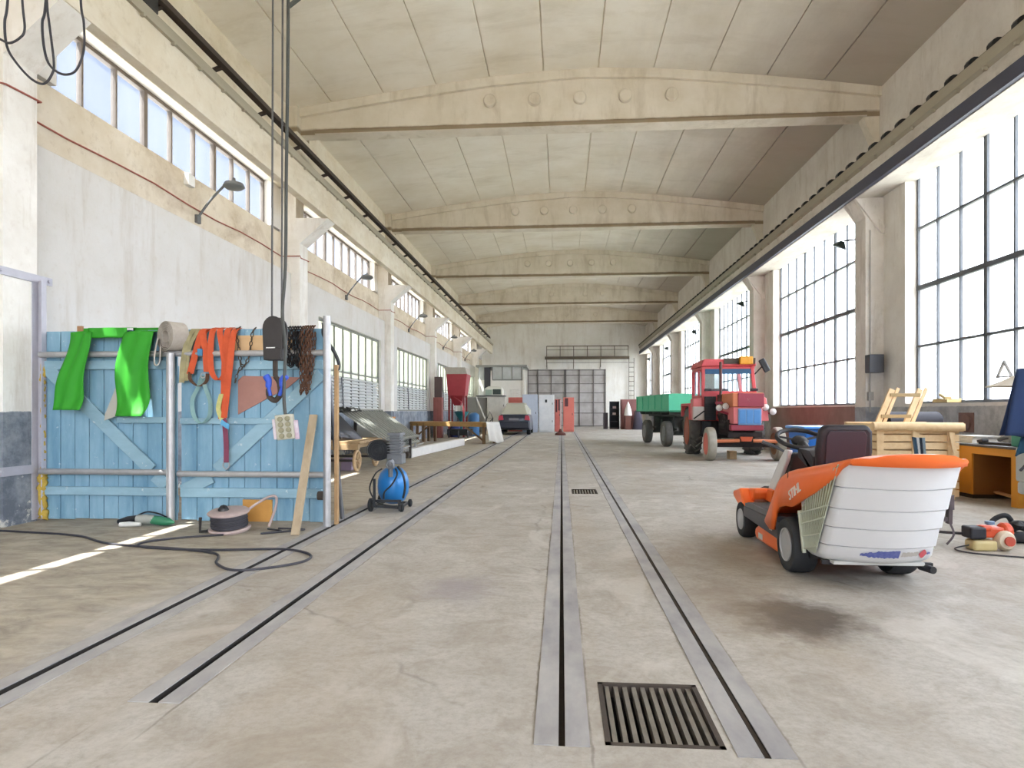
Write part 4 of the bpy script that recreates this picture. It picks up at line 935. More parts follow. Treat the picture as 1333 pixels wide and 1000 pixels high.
for i in range(10): m.bar((-2.9+.27*cos(i*.628), 40.3+.27*sin(i*.628), 2.14), (-2.9+.31*cos(i*.628), 40.3+.31*sin(i*.628), 2.62), .02, .02)
tag(m.obj('wire_basket', mat('basket_white', '#e3e1db', .6)), 'white wire basket on top of the faded red cabinet', 'basket')
cabinet('locker', 'blue grey steel locker right behind the dark car', -2.32, -1.42, 38.3, .6, 2.26, M_lb, 1)
t = cabinet('locker', 'whitish steel locker with two door tiers, right of the blue grey one', -1.35, -.44, 38.5, .6, 2.24, M_lw, 1, [1.22])
m = MB(); m.box(-.98, -.86, 38.46, 38.48, 1.78, 1.95); m.obj('sticker', M_dk, t)
t = cabinet('locker', 'narrow red locker with slots, right of the whitish locker', -.42, -.02, 39.6, .5, 2.0, M_lr, 1)
m = MB(); m.box(-.36, -.26, 39.565, 39.58, 1.2, 1.95); m.box(-.20, -.1, 39.565, 39.58, 1.3, 1.98); m.obj('slot', mat('slot_dark', '#5a3236', .6), t)
t = cabinet('locker', 'orange red steel locker farthest right in the row, by the rail', .1, .76, 39.5, .6, 2.1, mat('locker_orange', '#dd8070', .6, 0, '#cc625c', 1.4, .6), 1)
m = MB(); m.box(.20, .40, 39.465, 39.48, 1.55, 2.05); m.obj('slot', mat('slot_dark', '#5a3236', .6), t)
sg = thing('stanchion', 'thin pale pole on a rusty cone base standing on the rail', 'pole', (-.06, 34.0, 0))
m = MB(); m.cyl((-.06, 34.0, .1), (-.06, 34.0, 1.85), .03, 10); m.obj('pole', mat('pole_pale', '#cdb9b2', .6), sg)
m = MB(); m.lathe([(0, .36), (.06, .3), (.12, .16), (.27, .1), (.30, .0), (0, .0)], (-.06, 34.0, .006), (0, 0, 1), 18); m.obj('base', mat('base_rust', '#6b4038', .8, 0, '#4b2c27', 8, .6), sg, smooth_a=40)
# ---------------------------------------------------------------- car
cr_ = thing('car', 'dark blue saloon car seen from behind in front of the lockers', 'car', (-2.50, 36.1, 0))
M_car = mat('car_paint', '#3a3f4c', .3, .2, '#2c303b', 3, .4); M_cgl = mat('car_glass', '#c2c1b2', .35, 0, '#a9a899', 2, .5); M_tl = mat('tail_red', '#c8334a', .3)
def car_sec(y, z0, z1, w0, w1, cham):
    return [(-w0, y, z0), (-w0*1.02, y, z0+(z1-z0)*.45), (-w1, y, z1-cham), (-w1+cham, y, z1), (w1-cham, y, z1), (w1, y, z1-cham), (w0*1.02, y, z0+(z1-z0)*.45), (w0, y, z0)]
def loft(secs):
    m = MB(Matrix.Translation((-2.50, 36.1, 0))); n = len(secs[0]); vs = [p for s in secs for p in s]; fs = []
    for i in range(len(secs)-1):
        for k in range(n): fs.append((i*n+k, i*n+(k+1) % n, (i+1)*n+(k+1) % n, (i+1)*n+k))
    fs.append(tuple(range(n))); fs.append(tuple((len(secs)-1)*n+k for k in range(n))); return m.add(vs, fs)
loft([car_sec(-2.18, .42, .95, .76, .72, .08), car_sec(-2.10, .30, 1.08, .82, .78, .07), car_sec(-1.4, .24, 1.12, .84, .80, .07), car_sec(.9, .24, 1.08, .84, .80, .07), car_sec(1.9, .26, .92, .82, .74, .1), car_sec(2.15, .35, .72, .74, .62, .1)]).obj('body', M_car, cr_, smooth_a=35)
loft([car_sec(-1.65, 1.06, 1.12, .70, .68, .02), car_sec(-.85, 1.06, 1.66, .74, .52, .06), car_sec(.2, 1.06, 1.70, .76, .54, .06), car_sec(1.0, 1.06, 1.14, .74, .68, .03)]).obj('cabin', M_cgl, cr_, smooth_a=30)
loft([car_sec(-.82, 1.62, 1.69, .53, .50, .03), car_sec(.25, 1.64, 1.73, .55, .52, .03)]).obj('roof', mat('car_roof', '#c6c3b6', .4), cr_, smooth_a=30)
for s in (-1, 1):
    m = MB(Matrix.Translation((-2.50, 36.1, 0))); m.prism([(s*.55, .80), (s*.84, .78), (s*.80, 1.03), (s*.60, 1.05)], 'y', -2.22, -2.0); m.obj('tail_light', M_tl, cr_, bevel=.02)
    for y in (-1.35, 1.35):
        m = MB(Matrix.Translation((-2.50, 36.1, 0))); m.lathe([(.1, -.1), (.27, -.1), (.30, -.07), (.30, .07), (.27, .1), (.1, .1)], (s*.74, y, .30), (1, 0, 0), 22); wv = m.obj('wheel', M_tyre, cr_, smooth_a=40)
        m = MB(Matrix.Translation((-2.50, 36.1, 0))); m.lathe([(0, 0), (.16, 0), (.18, .03), (0, .04)], (s*.80, y, .30), (s, 0, 0), 16); m.obj('hub_cap', M_pipe, wv)
m = MB(Matrix.Translation((-2.50, 36.1, 0))); m.box(-.80, .80, -2.30, -2.05, .34, .72); m.obj('bumper', mat('car_bumper', '#1d2130', .4, 0, '#262b3b', 4, .4), cr_, bevel=.06)
m = MB(Matrix.Translation((-2.50, 36.1, 0))); m.box(-.26, .26, -2.24, -2.19, .78, .90); m.obj('number_plate', mat('plate_grey', '#7c7f88', .5), cr_)
m = MB(); m.lathe([(0, 0), (.13, 0), (.12, .1), (.07, .45), (.05, .5), (0, .5)], (-4.02, 35.4, 0), (0, 0, 1), 14); tag(m.obj('white_canister', mat('cream_can', '#e2d5be', .5), smooth_a=40), 'small cream canister on the floor left of the car', 'canister')
# ---------------------------------------------------------------- wheels
M_rub = mat('rubber', '#5c5c5a', .85, 0, '#777571', 9, .7); M_rubg = mat('rubber_dusty', '#b5b1a5', .9, 0, '#918d82', 6, .7)
M_rubm = mat('mower_tyre', '#2b2d30', .8, 0, '#3b3d40', 12, .5)
def wheel(parent, c, r, wd, rim_r, m_t, m_r, lugs=0, dish=.3, side=-1, name='wheel', m_h=None):
    """tyre with a dished rim on the side facing -x or +x, local coordinates of parent"""
    h = wd/2
    t = MB(); t.lathe([(rim_r, -h*.85), (rim_r+(r-rim_r)*.35, -h), (r*.93, -h*.95), (r*.985, -h*.72), (r, -h*.3), (r, h*.3), (r*.985, h*.72), (r*.93, h*.95), (rim_r+(r-rim_r)*.35, h), (rim_r, h*.85)], c, (1, 0, 0), 40)
    c = Vector(c)
    for i in range(lugs):
        a = 2*pi*i/lugs
        for s in (-1, 1):
            a2 = a+(pi/lugs if s > 0 else 0)
            p = c+Vector((s*h*.92, cos(a2)*r*.985, sin(a2)*r*.985)); q = c+Vector((s*.01, cos(a2+.22)*r*1.0, sin(a2+.22)*r*1.0))
            t.bar(p, q, .05, .07, tuple((p-c).normalized()))
    w = t.obj(name, m_t, parent, local=True, smooth_a=35)
    s = side
    m = MB(); m.lathe([(rim_r*1.06, h*.9), (rim_r*1.04, h*1.0), (rim_r*.97, h*.98), (rim_r*.90, h*.7), (rim_r*.86, h*dish), (rim_r*.74, h*dish)], c, (s, 0, 0), 36)
    m.lathe([(rim_r*1.06, h*.9), (rim_r*.9, h*.6), (0, h*.55)], c, (-s, 0, 0), 24)
    m.obj('rim', m_r, w, local=True, smooth_a=35)
    m = MB(); m.lathe([(rim_r*.80, h*(dish-.1)), (rim_r*.70, h*(dish+.08)), (rim_r*.40, h*(dish+.02)), (rim_r*.32, h*(dish+.35)), (rim_r*.18, h*(dish+.4)), (0, h*(dish+.4))], c, (s, 0, 0), 32)
    for i in range(5):
        a = 2*pi*i/5; m.cyl(c+Vector((s*h*dish, cos(a)*rim_r*.5, sin(a)*rim_r*.5)), c+Vector((s*h*(dish+.18), cos(a)*rim_r*.5, sin(a)*rim_r*.5)), rim_r*.06, 6)
    m.obj('hub', m_h or m_r, w, local=True, smooth_a=35)
    return w
# ---------------------------------------------------------------- trailer
M_tg = mat('trailer_green', '#5fd0a6', .55, 0, '#48b78e', 2.5, .5); M_tg2 = mat('trailer_green_dark', '#2c8f69', .55); M_chs = mat('chassis_dark', '#565855', .7, 0, '#3c3d3b', 5, .5)
tr = thing('farm_trailer', 'green four wheeled farm trailer hitched behind the red tractor', 'trailer', (4.45, 25.3, 0), radians(6.0))
L0, L1, WX = -2.5, 2.6, .98
m = MB(); m.box(-WX, WX, L0, L1, 1.24, 1.30); m.obj('floor', M_tg2, tr, local=True)
for nm, a in (('side_panel', (-WX, -WX+.04, L0, L1)), ('side_panel', (WX-.04, WX, L0, L1)), ('end_panel', (-WX+.04, WX-.04, L0, L0+.04)), ('end_panel', (-WX+.04, WX-.04, L1-.04, L1))):
    m = MB(); m.box(*a, 1.30, 1.86)
    if nm == 'side_panel':
        s = -1 if a[0] < 0 else 1; xe = a[0] if s < 0 else a[1]
        for i in range(6): y = L0+.03+(L1-L0-.06)*i/5; m.box(xe+min(0, s*.03), xe+max(0, s*.03), y-.03, y+.03, 1.28, 1.87)
        m.box(xe+min(0, s*.03), xe+max(0, s*.03), L0, L1, 1.83, 1.88); m.box(xe+min(0, s*.03), xe+max(0, s*.03), L0, L1, 1.28, 1.33)
    else:
        ye = a[2] if a[2] < 0 else a[3]; s = -1 if a[2] < 0 else 1
        for i in range(6): m.box(a[0], a[1], ye+min(0, s*.012), ye+max(0, s*.012), 1.34+i*.085, 1.35+i*.085)
        m.box(a[0], a[1], ye+min(0, s*.025), ye+max(0, s*.025), 1.83, 1.88)
    m.obj(nm, M_tg, tr, local=True)
m = MB()
for x in (-.45, .45): m.box(x-.05, x+.05, L0+.1, L1-.1, 1.06, 1.24)
for y in (-2.2, -1.0, .2, 1.4, 2.3): m.box(-.9, .9, y-.05, y+.05, 1.14, 1.24)
for y in (-1.65, 1.25): m.box(-.35, .35, y-.35, y+.35, .62, .95); m.bar((-.85, y, .46), (.85, y, .46), .12, .12); m.bar((-.6, y-.5, .62), (-.6, y+.5, .62), .08, .08); m.bar((.6, y-.5, .62), (.6, y+.5, .62), .08, .08); m.box(-.6, .6, y-.06, y+.06, .45, 1.08)
m.obj('chassis', M_chs, tr, local=True)
m = MB(); m.bar((-.3, -2.0, .6), (0, -3.6, .55), .08, .1); m.bar((.3, -2.0, .6), (0, -3.6, .55), .08, .1); m.obj('drawbar', M_chs, tr, local=True)
for y in (-1.65, 1.25):
    for x in (-.86, .86): wheel(tr, (x, y, .46), .46, .26, .25, M_rub, mat('trailer_rim', '#8f9291', .6, .3, '#6a6d6c', 8, .6), side=-1 if x < 0 else 1, dish=.2)
# ---------------------------------------------------------------- tractor
M_tr = mat('tractor_red', '#d4595e', .5, 0, '#bf4a52', 2.5, .5); M_trp = mat('tractor_pink', '#ea898c', .5, 0, '#d4666c', 3, .5); M_trd = mat('tractor_dark_red', '#a63d50', .45, 0, '#933446', 3, .5); M_tor = mat('tractor_orange', '#e08a60', .5, 0, '#d2734f', 3, .5)
M_glz = pane_mat('cab_glass', '#dfeaf0', '#eef2f2', '#cfd4d4', .12); M_eng = mat('engine_black', '#2f2a2c', .7, .3, '#4a4040', 9, .7)
tk = thing('tractor', 'red tractor with a glazed cab and blue radiator grille parked by the right windows', 'tractor', (4.72, 19.6, 0), radians(-1.5))
def pt(mb, name, m, **k): return mb.obj(name, m, k.pop('par', tk), local=True, **k)
wheel(tk, (-.82, 0, .69), .69, .36, .40, M_rub, mat('rim_rust_red', '#a8593f', .6, .1, '#8a4632', 5, .6), lugs=20, side=-1, dish=-.1)
wheel(tk, (.90, 0, .69), .69, .36, .40, M_rub, mat('rim_rust_red', '#a8593f'), lugs=20, side=1, dish=-.1)
wheel(tk, (-.82, -2.55, .43), .43, .22, .27, M_rubg, mat('rim_pink', '#e57a6d', .6, 0, '#c95c50', 5, .5), side=-1, dish=.0, m_h=mat('hub_red_brown', '#a5483f', .6, 0, '#843a32', 5, .5))
wheel(tk, (.92, -2.40, .43), .43, .22, .27, M_rubg, mat('rim_brown', '#a07a5c', .7, 0, '#7f5b43', 5, .5), side=-1, dish=.0)
m = MB(); m.bar((-.78, -2.5, .40), (.85, -2.5, .40), .10, .12); m.box(-.16, .26, -2.72, -2.35, .46, .64); pt(m, 'front_axle', M_eng)
for p_, q_ in (((-.75, -2.72, .50), (-.12, -2.72, .52)), ((.22, -2.72, .52), (.82, -2.72, .50))):
    m = MB(); m.cyl(p_, q_, .045, 10); pt(m, 'tie_rod', M_tor, smooth_a=40)
m = MB(); m.prism([(-.12, .62), (.20, .62), (.16, .50), (-.08, .50)], 'y', -2.80, -2.74); pt(m, 'tow_plate', mat('tow_orange', '#d9623a', .5), bevel=.01)
m = MB(); m.box(-.25, .30, -2.6, -.9, .62, .98); m.box(-.34, -.1, -2.45, -1.3, .75, 1.05); m.cyl((-.30, -2.3, .9), (-.30, -1.6, .9), .11, 12); m.box(-.40, .45, -2.75, -2.6, .60, .74); m.box(-.3, .35, -.9, .5, .5, 1.0)
for i in range(4): m.cyl((-.28, -2.2+i*.25, .95), (-.36, -2.2+i*.25, 1.2), .06, 10)
m.bar((-.9, -.0, .69), (.9, 0, .69), .2, .22); pt(m, 'engine', M_eng, bevel=.015)
m = MB(); m.prism([(-.30, .95), (.40, .95), (.42, 1.38), (-.30, 1.38)], 'y', -2.86, -1.1); pt(m, 'hood', M_trp, bevel=.02)
m = MB(); m.box(-.33, .44, -2.90, -1.1, 1.38, 1.74); pt(m, 'hood_top', M_tor, bevel=.025)
m = MB(); m.prism([(-.20, 1.385), (.445, 1.385), (.445, 1.72), (-.20, 1.735)], 'y', -2.925, -2.86); hf = pt(m, 'hood_front', M_trd, bevel=.015)
m = MB(); m.tube([(.02, -2.93, 1.60), (.08, -2.93, 1.52), (.02, -2.93, 1.55), (.10, -2.93, 1.59)], .008, 6); pt(m, 'emblem', mat('emblem_red', '#b8636b', .4), par=tk)
m = MB(); m.box(-.19, .38, -2.905, -2.86, .92, 1.34); pt(m, 'grille_frame', mat('grille_light_blue', '#7aa0d0', .5), bevel=.015)
m = MB()
for i in range(3): m.box(-.16+i*.175, -.005+i*.175, -2.915, -2.89, .96, 1.30)
pt(m, 'grille', mat('grille_blue', '#5a97d6', .5, 0, '#4b86c4', 9, .4), bevel=.01)
m = MB(); m.box(-.36, .44, -2.88, -2.62, .78, .93); pt(m, 'front_panel', M_trd, bevel=.02)
m = MB(); m.prism([(.42, 1.02), (.62, 1.02), (.56, 1.60), (.44, 1.68)], 'y', -2.7, -1.2); pt(m, 'side_cover', M_trp, bevel=.02)
for x, z, y in ((-.56, 1.36, -2.45), (-.42, 1.40, -2.55), (.52, 1.37, -2.75), (.70, 1.26, -2.75)):
    m = MB(); m.lathe([(0, 0), (.05, 0), (.09, .07), (.09, .10)], (x, y+.1, z), (0, -1, 0), 18); hl = pt(m, 'headlamp', M_eng, smooth_a=40)
    m = MB(); m.lathe([(.085, .0), (.06, .03), (0, .04)], (x, y, z), (0, -1, 0), 18); m.obj('lens', mat('lamp_lens', '#e6e4e2', .2), hl, local=True, smooth_a=60)
m = MB(); m.bar((-.62, -2.4, 1.30), (-.3, -2.3, 1.2), .04, .05); m.bar((.5, -2.6, 1.25), (.7, -2.7, 1.2), .04, .05); m.box(-.64, -.46, -2.42, -2.3, 1.46, 1.52); pt(m, 'lamp_bracket', M_trd)
# cab
X0, X1, Y0, Y1 = -.78, .70, -1.25, .35
m = MB(); m.box(X0, X1, Y0, Y1, 1.0, 1.05)
m.prism([(X0, 1.0), (-.34, 1.0), (-.34, 1.80), (X0, 1.80)], 'y', Y0, Y0+.04); m.prism([(.44, 1.0), (X1, 1.0), (X1, 1.80), (.44, 1.80)], 'y', Y0, Y0+.04)
m.box(X0, X0+.04, Y0, Y1, 1.0, 1.72); m.box(X1-.04, X1, Y0, Y1, 1.0, 1.72); m.box(X0, X1, Y1-.04, Y1, 1.0, 1.72); m.box(X0, X1, Y0, Y0+.04, 1.72, 1.83)
pt(m, 'cab_panel', M_tr, bevel=.01)
m = MB()
for x, xt in ((X0+.04, X0+.04), (X1-.04, X1-.12)):
    for y in (Y0+.04, Y1-.04): m.bar((x, y, 1.7), (xt, y, 2.5), .09, .09, (0, 1, 0))
m.bar((X0+.04, -.55, 1.7), (X0+.04, -.55, 2.5), .06, .06); m.box(X0, X1-.05, Y0, Y0+.06, 2.44, 2.52); m.box(X0, X1-.05, Y1-.06, Y1, 2.44, 2.52); m.box(X0, X0+.06, Y0, Y1, 2.44, 2.52)
pt(m, 'cab_frame', M_tr, bevel=.012)
m = MB(); m.prism([(X0-.04, 2.52), (X1-.02, 2.52), (X1-.06, 2.72), (X0+.04, 2.72)], 'y', Y0-.08, Y1+.08); pt(m, 'roof', M_tr, bevel=.03)
m = MB(); m.box(-.2, X1-.06, Y0-.11, Y0-.07, 2.58, 2.74); pt(m, 'sun_visor', mat('visor_dark', '#4b4238', .6))
m = MB(); m.box(X0+.09, X1-.13, Y0+.0, Y0+.03, 2.31, 2.45); pt(m, 'blue_strip', mat('visor_blue', '#2c5f88', .5, 0, '#244f73', 4, .4))
m = MB(); m.add([(X0+.08, Y0+.04, 1.82), (X1-.06, Y0+.04, 1.82), (X1-.12, Y0+.04, 2.46), (X0+.08, Y0+.04, 2.46)], [(0, 1, 2, 3)]); m.add([(X0+.05, Y0, 1.72), (X0+.05, Y1, 1.72), (X0+.05, Y1, 2.46), (X0+.05, Y0, 2.46)], [(0, 1, 2, 3)]); m.add([(X0, Y1-.04, 1.72), (X1, Y1-.04, 1.72), (X1, Y1-.04, 2.46), (X0, Y1-.04, 2.46)], [(0, 1, 2, 3)])
pt(m, 'cab_glass', M_glz)
m = MB(); m.box(-.25, .25, -.15, .25, 1.05, 1.45); m.box(-.25, .25, .15, .27, 1.45, 1.95); pt(m, 'seat', M_black, bevel=.03)
m = MB(); m.torus((0, -.75, 1.75), (0, -.5, 1), .2, .018, 20, 6); m.cyl((0, -.75, 1.75), (0, -1.1, 1.2), .03, 8); pt(m, 'steering_wheel', M_black)
m = MB(); m.box(.20, .55, Y0-.22, Y0-.02, 2.56, 2.78); pt(m, 'roof_sign', mat('sign_amber', '#d99a2b', .4, 0, '#c4851f', 9, .4), bevel=.02)
m = MB(); m.tube([(-.36, -1.6, 1.15), (-.36, -1.6, 1.65), (-.33, -1.55, 1.8), (-.33, -1.52, 2.62)], .04, 10); m.cyl((-.36, -1.6, 1.3), (-.36, -1.6, 1.72), .075, 12); pt(m, 'exhaust', mat('exhaust_rust', '#6b4c47', .7, .3, '#4f3836', 9, .6), smooth_a=40)
m = MB(); m.bar((X1-.05, Y0, 2.3), (X1+.10, Y0-.25, 2.52), .025, .025); pt(m, 'mirror_arm', M_black)
m = MB(Matrix.Translation((X1+.13, Y0-.28, 2.52)) @ Matrix.Rotation(radians(-28), 4, 'Y')); m.box(-.09, .09, -.03, .03, -.19, .19); pt(m, 'mirror', M_black, bevel=.03)
for x in (-.62, .62):
    m = MB(); m.box(x-.1, x+.1, Y0-.1, Y0-.02, 1.83, 1.90); pt(m, 'side_lamp', M_black, bevel=.02)
m = MB(); m.box(-.72, -.42, Y0-.12, Y0, 1.02, 1.68)
for i in range(6): m.box(-.70, -.44, Y0-.13, Y0-.12, 1.08+i*.1, 1.13+i*.1)
pt(m, 'air_filter', M_black, bevel=.03)
for s in (-1, 1):
    c = -.82 if s < 0 else .90
    m = MB(); m.box(c-.24, c+.2, -.78, .62, 1.42, 1.50); m.box(c-.24, c+.2, -.80, -.74, 1.02, 1.50); m.box(c-.24, c+.2, .58, .66, 1.1, 1.5); pt(m, 'fender', M_tr, bevel=.02)
m = MB(); m.box(-1.02, -.78, -1.25, -.80, 1.02, 1.62); pt(m, 'side_box', M_trp, bevel=.02)
m = MB(); m.box(-1.04, -.74, -1.40, -1.24, 1.02, 1.40); fb = pt(m, 'fuel_can', mat('fuel_white', '#d9d3d0', .5), bevel=.03)
m = MB(); m.bar((-1.03, -1.41, 1.06), (-.74, -1.41, 1.28), .02, .035); m.obj('strap', M_black, fb, local=True)
m = MB(); m.box(-.75, -.45, -1.1, -.7, .55, .62); m.box(-.72, -.48, -1.05, -.75, .62, 1.0); pt(m, 'step', M_black)
m = MB(); m.prism([(4.42, 0), (4.60, 0), (4.60, .22), (4.42, .22)], 'y', 17.4, 17.7); tag(m.obj('wood_block', M_wood), 'wooden chock block under the red tractor', 'block')
# ---------------------------------------------------------------- ride-on mower
M_mo = mat('mower_orange', '#ff7a38', .32, 0, '#f56e2c', 4, .4); M_mw = mat('mower_white', '#e6e7ea', .35, 0, '#d8dadd', 3, .4); M_mb = mat('mower_black', '#1f1d21', .55, 0, '#2b292d', 8, .5); M_mg = mat('mower_grey', '#77767b', .6, 0, '#5c5b60', 6, .6)
mo = thing('ride_on_mower', 'orange and white ride-on lawn mower with a ribbed rear grass box', 'mower', (2.245, 5.30, 0), radians(0))
def mp(mb, name, m, **k): return mb.obj(name, m, k.pop('par', mo), local=True, **k)
M_mr = mat('mower_rim', '#c3c5ca', .4, .3, '#a3a5aa', 8, .4)
M_mh = mat('mower_hub_shaded', '#8b8e94', .45, .3, '#6d7076', 8, .4)  # darker than the rim: shade in the wheel hollow put into the colour
wheel(mo, (-.375, 0, .215), .215, .19, .125, M_rubm, M_mr, lugs=0, side=-1, dish=-.15, m_h=M_mh); wheel(mo, (.375, 0, .215), .215, .19, .125, M_rubm, M_mr, side=1, dish=.1)
wheel(mo, (-.36, 1.43, .18), .18, .145, .10, M_rubm, M_mr, side=-1, dish=-.15, m_h=M_mh); wheel(mo, (.36, 1.43, .18), .18, .145, .10, M_rubm, M_mr, side=1, dish=.1)
# body shell: stations along the length (y, lower edge, upper edge)
ST = [(.56, .30, .345), (.50, .28, .44), (.42, .26, .53), (.34, .27, .62), (.31, .34, .65), (.26, .44, .70), (.18, .485, .755), (.06, .515, .79), (-.10, .53, .822), (-.14, .54, .826), (-.31, .61, .855), (-.48, .685, .885), (-.62, .755, .912), (-.74, .82, .937), (-.82, .885, .952), (-.89, .925, .963), (-.93, .932, .968)]
def lidz(y):
    for (a, _, b_), (c, _, d_) in zip(ST, ST[1:]):
        if c <= y <= a: return b_+(d_-b_)*(y-a)/(c-a)
    return .968
def sec(y, zl, zt):
    hw = .445 if y > -.3 else .445-(-.3-y)*.135
    cr = .035 if y < .2 else .02
    back = 0 if y > -.5 else (-.5-y)**2*1.05
    rr = min(.07, (zt-zl)*.6)
    half = [(-hw, zl), (-hw, zt-rr), (-hw+.012, zt-rr*.45), (-hw+.04, zt-rr*.12), (-hw+.085, zt), (-hw*.55, zt+cr*.65), (-hw*.25, zt+cr*.95), (0, zt+cr)]
    pts = half+[(-x, z) for x, z in half[-2::-1]]
    return [(x, y-back*(1-(x/hw)**2), z) for x, z in pts]
S = [sec(*s) for s in ST]; S.append([(x*.995, y+.004, min(z, .925)) for x, y, z in S[-1]]); nS = len(S[0]); b = MB(); b.v = [p for s in S for p in s]
b.f = [(i*nS+k, i*nS+k+1, (i+1)*nS+k+1, (i+1)*nS+k) for i in range(len(S)-1) for k in range(nS-1)]
mp(b, 'body_shell', M_mo, smooth_a=38, solid=.022)
m = MB(); m.bar((-.452, -.02, .53), (-.452, -.02, .80), .006, .004, (1, 0, 0)); mp(m, 'panel_gap', M_mb)
# lettering
tx = bpy.data.curves.new('lettering', 'FONT'); tx.body = 'STIHL'; tx.size = .105; tx.extrude = .003; tx.shear = .12
tmp_ = bpy.data.objects.new('lettering_curve', tx); C.objects.link(tmp_); bpy.context.view_layer.update()
tm_ = bpy.data.meshes.new_from_object(tmp_); bpy.data.objects.remove(tmp_)
to = bpy.data.objects.new('lettering', tm_); C.objects.link(to); to.parent = mo
to.data.materials.clear(); to.data.materials.append(mat('lettering_white', '#f4ede6', .5))
to.matrix_local = Matrix.Translation((-.460, -.075, .575)) @ Matrix(((0, 0, -1, 0), (-1, 0, 0, 0), (0, 1, 0, 0), (0, 0, 0, 1))) @ Matrix.Rotation(radians(24), 4, 'Z')
# grass box
def box_ring(z, ins=0.0):
    t = (z-.21)/(.94-.21)
    hf = .405+.03*t-ins; hw = .385-.015*t-ins; yc = -.50-.40*t+ins; bulge = .11+.06*t; yf = -.29+.145*t
    pts = [(-hf, yf), (-(hf+hw)/2, (yf+yc)/2), (-hw, yc+.07)]
    for i in range(1, 4): a = i/4*pi/2; pts.append((-hw+.05*(1-cos(a)), yc+.07-.085*sin(a)))
    for i in range(0, 13):
        u = i/12; x = (-hw+.055)+(2*hw-.11)*u; pts.append((x, yc-.018-bulge*(1-((2*u-1)**2))*.8))
    for i in range(3, 0, -1): a = i/4*pi/2; pts.append((hw-.05*(1-cos(a)), yc+.07-.085*sin(a)))
    pts += [(hw, yc+.07), ((hf+hw)/2, (yf+yc)/2), (hf, yf)]
    return [(x, y, min(z, lidz(max(y, -.9))-.02)) for x, y in pts]
lev = []
seams = [.33, .47, .61, .765]
lev.append((.205, .035)); lev.append((.225, .012)); lev.append((.26, .0))
for s_ in seams: lev += [(s_-.004, .004), (s_-.001, .016), (s_+.003, .016), (s_+.005, -.004)]
lev.append((.945, .002))
R = [box_ring(z, i) for z, i in lev]; nR = len(R[0]); b = MB(); b.v = [p for r in R for p in r]
b.f = [(i*nR+k, i*nR+k+1, (i+1)*nR+k+1, (i+1)*nR+k) for i in range(len(R)-1) for k in range(nR-1)]+[tuple(range(nR)), tuple(range(nR*(len(R)-1), nR*len(R)))]
b.f += [(i*nR, i*nR+nR-1, (i+1)*nR+nR-1, (i+1)*nR) for i in range(len(R)-1)]
gb = mp(b, 'grass_box', M_mw, smooth_a=30)
m = MB(); m.box(-.31, .31, -.54, -.2, .185, .208); mp(m, 'box_frame', mat('frame_pale', '#cfd0cc', .6)); 
m = MB(); m.box(-.36, .36, -.25, .3, .16, .20); m.bar((-.36, -.45, .185), (.38, -.5, .185), .03, .03); m.cyl((.31, -.48, .17), (.335, -.60, .17), .026, 12); mp(m, 'chassis', M_mb)
# side grilles
M_gr = mat('grille_khaki', '#807d60', .9, 0, '#b3b092', 60, .9, (1, 1, 1), .3); M_gw = mat('grille_bar', '#cdd2c0', .5)
for s in (-1, 1):
    m = MB()
    def sp_at(z, u):
        t = (z-.21)/.73; hf = .405+.03*t; hw = .385-.015*t; yf = -.285+.145*t; yb = -.425-.39*t
        return Vector((s*(hf+(hw-hf)*u+.014), yf+(yb-yf)*u, z))
    top = lambda u: .24+(.50+.42*u-.24)
    m.grid(lambda u, v: tuple(sp_at(.245+(top(v)-.245)*u, v)), 6, 8); gg = mp(m, 'grille', M_gr)
    bb = MB()
    for i in range(16): u = i/15; bb.bar(sp_at(.245, u)+Vector((s*.004, 0, 0)), sp_at(min(.93, top(u)), u)+Vector((s*.004, 0, 0)), .005, .006, (1, 0, 0))
    for z0_, z1_ in ((.245, .30), (.33, .40), (.42, .53), (.50, .62)): bb.bar(sp_at(z0_, 0)+Vector((s*.006, 0, 0)), sp_at(z1_, 1)+Vector((s*.006, 0, 0)), .010, .016, (1, 0, 0))
    bb.bar(sp_at(.21, 0)+Vector((s*.004, 0, 0)), sp_at(.52, 0)+Vector((s*.004, 0, 0)), .03, .02, (1, 0, 0)); bb.obj('bars', M_gw, gg, local=True)
# brush mark on the box
def bx_pt(x, z):
    r = box_ring(z, -.0035)[6:19]
    for p, q in zip(r, r[1:]):
        if p[0] <= x <= q[0]: return (x, p[1]+(q[1]-p[1])*(x-p[0])/(q[0]-p[0]), z)
    return r[-1]
def mark(name, x0, x1, zf, m):
    b = MB(); b.grid(lambda u, v: bx_pt(x0+(x1-x0)*u, zf(u)[0]+(zf(u)[1]-zf(u)[0])*v), 24, 3); return b.obj(name, m, gb, local=True)
rr_ = random.Random(3); jit = [rr_.uniform(-.006, .006) for _ in range(64)]
mark('brush_mark', -.17, .085, lambda u: (.272-.016*min(1, u*2.2)+jit[int(u*24)], .283+.026*min(1, u*2.2)+jit[int(u*24)+30]), mat('mark_blue', '#4a56a0', .5, 0, '#7d86b8', 40, .8))
mark('red_mark', .235, .30, lambda u: (.283-.033*sin(pi*min(max(u, .06), .94)), .283+.033*sin(pi*min(max(u, .06), .94))), mat('mark_red', '#c8525c', .5))
mark('brush_mark', .302, .345, lambda u: (.275+jit[int(u*24)], .293-.008*u+jit[int(u*24)+20]), mat('mark_blue', '#4a56a0'))
mark('grey_mark', .10, .225, lambda u: (.268+jit[int(u*24)]*.5, .300+jit[int(u*24)+9]), mat('mark_grey', '#c3bfb8', .5, 0, '#aeaaa4', 40, .7))
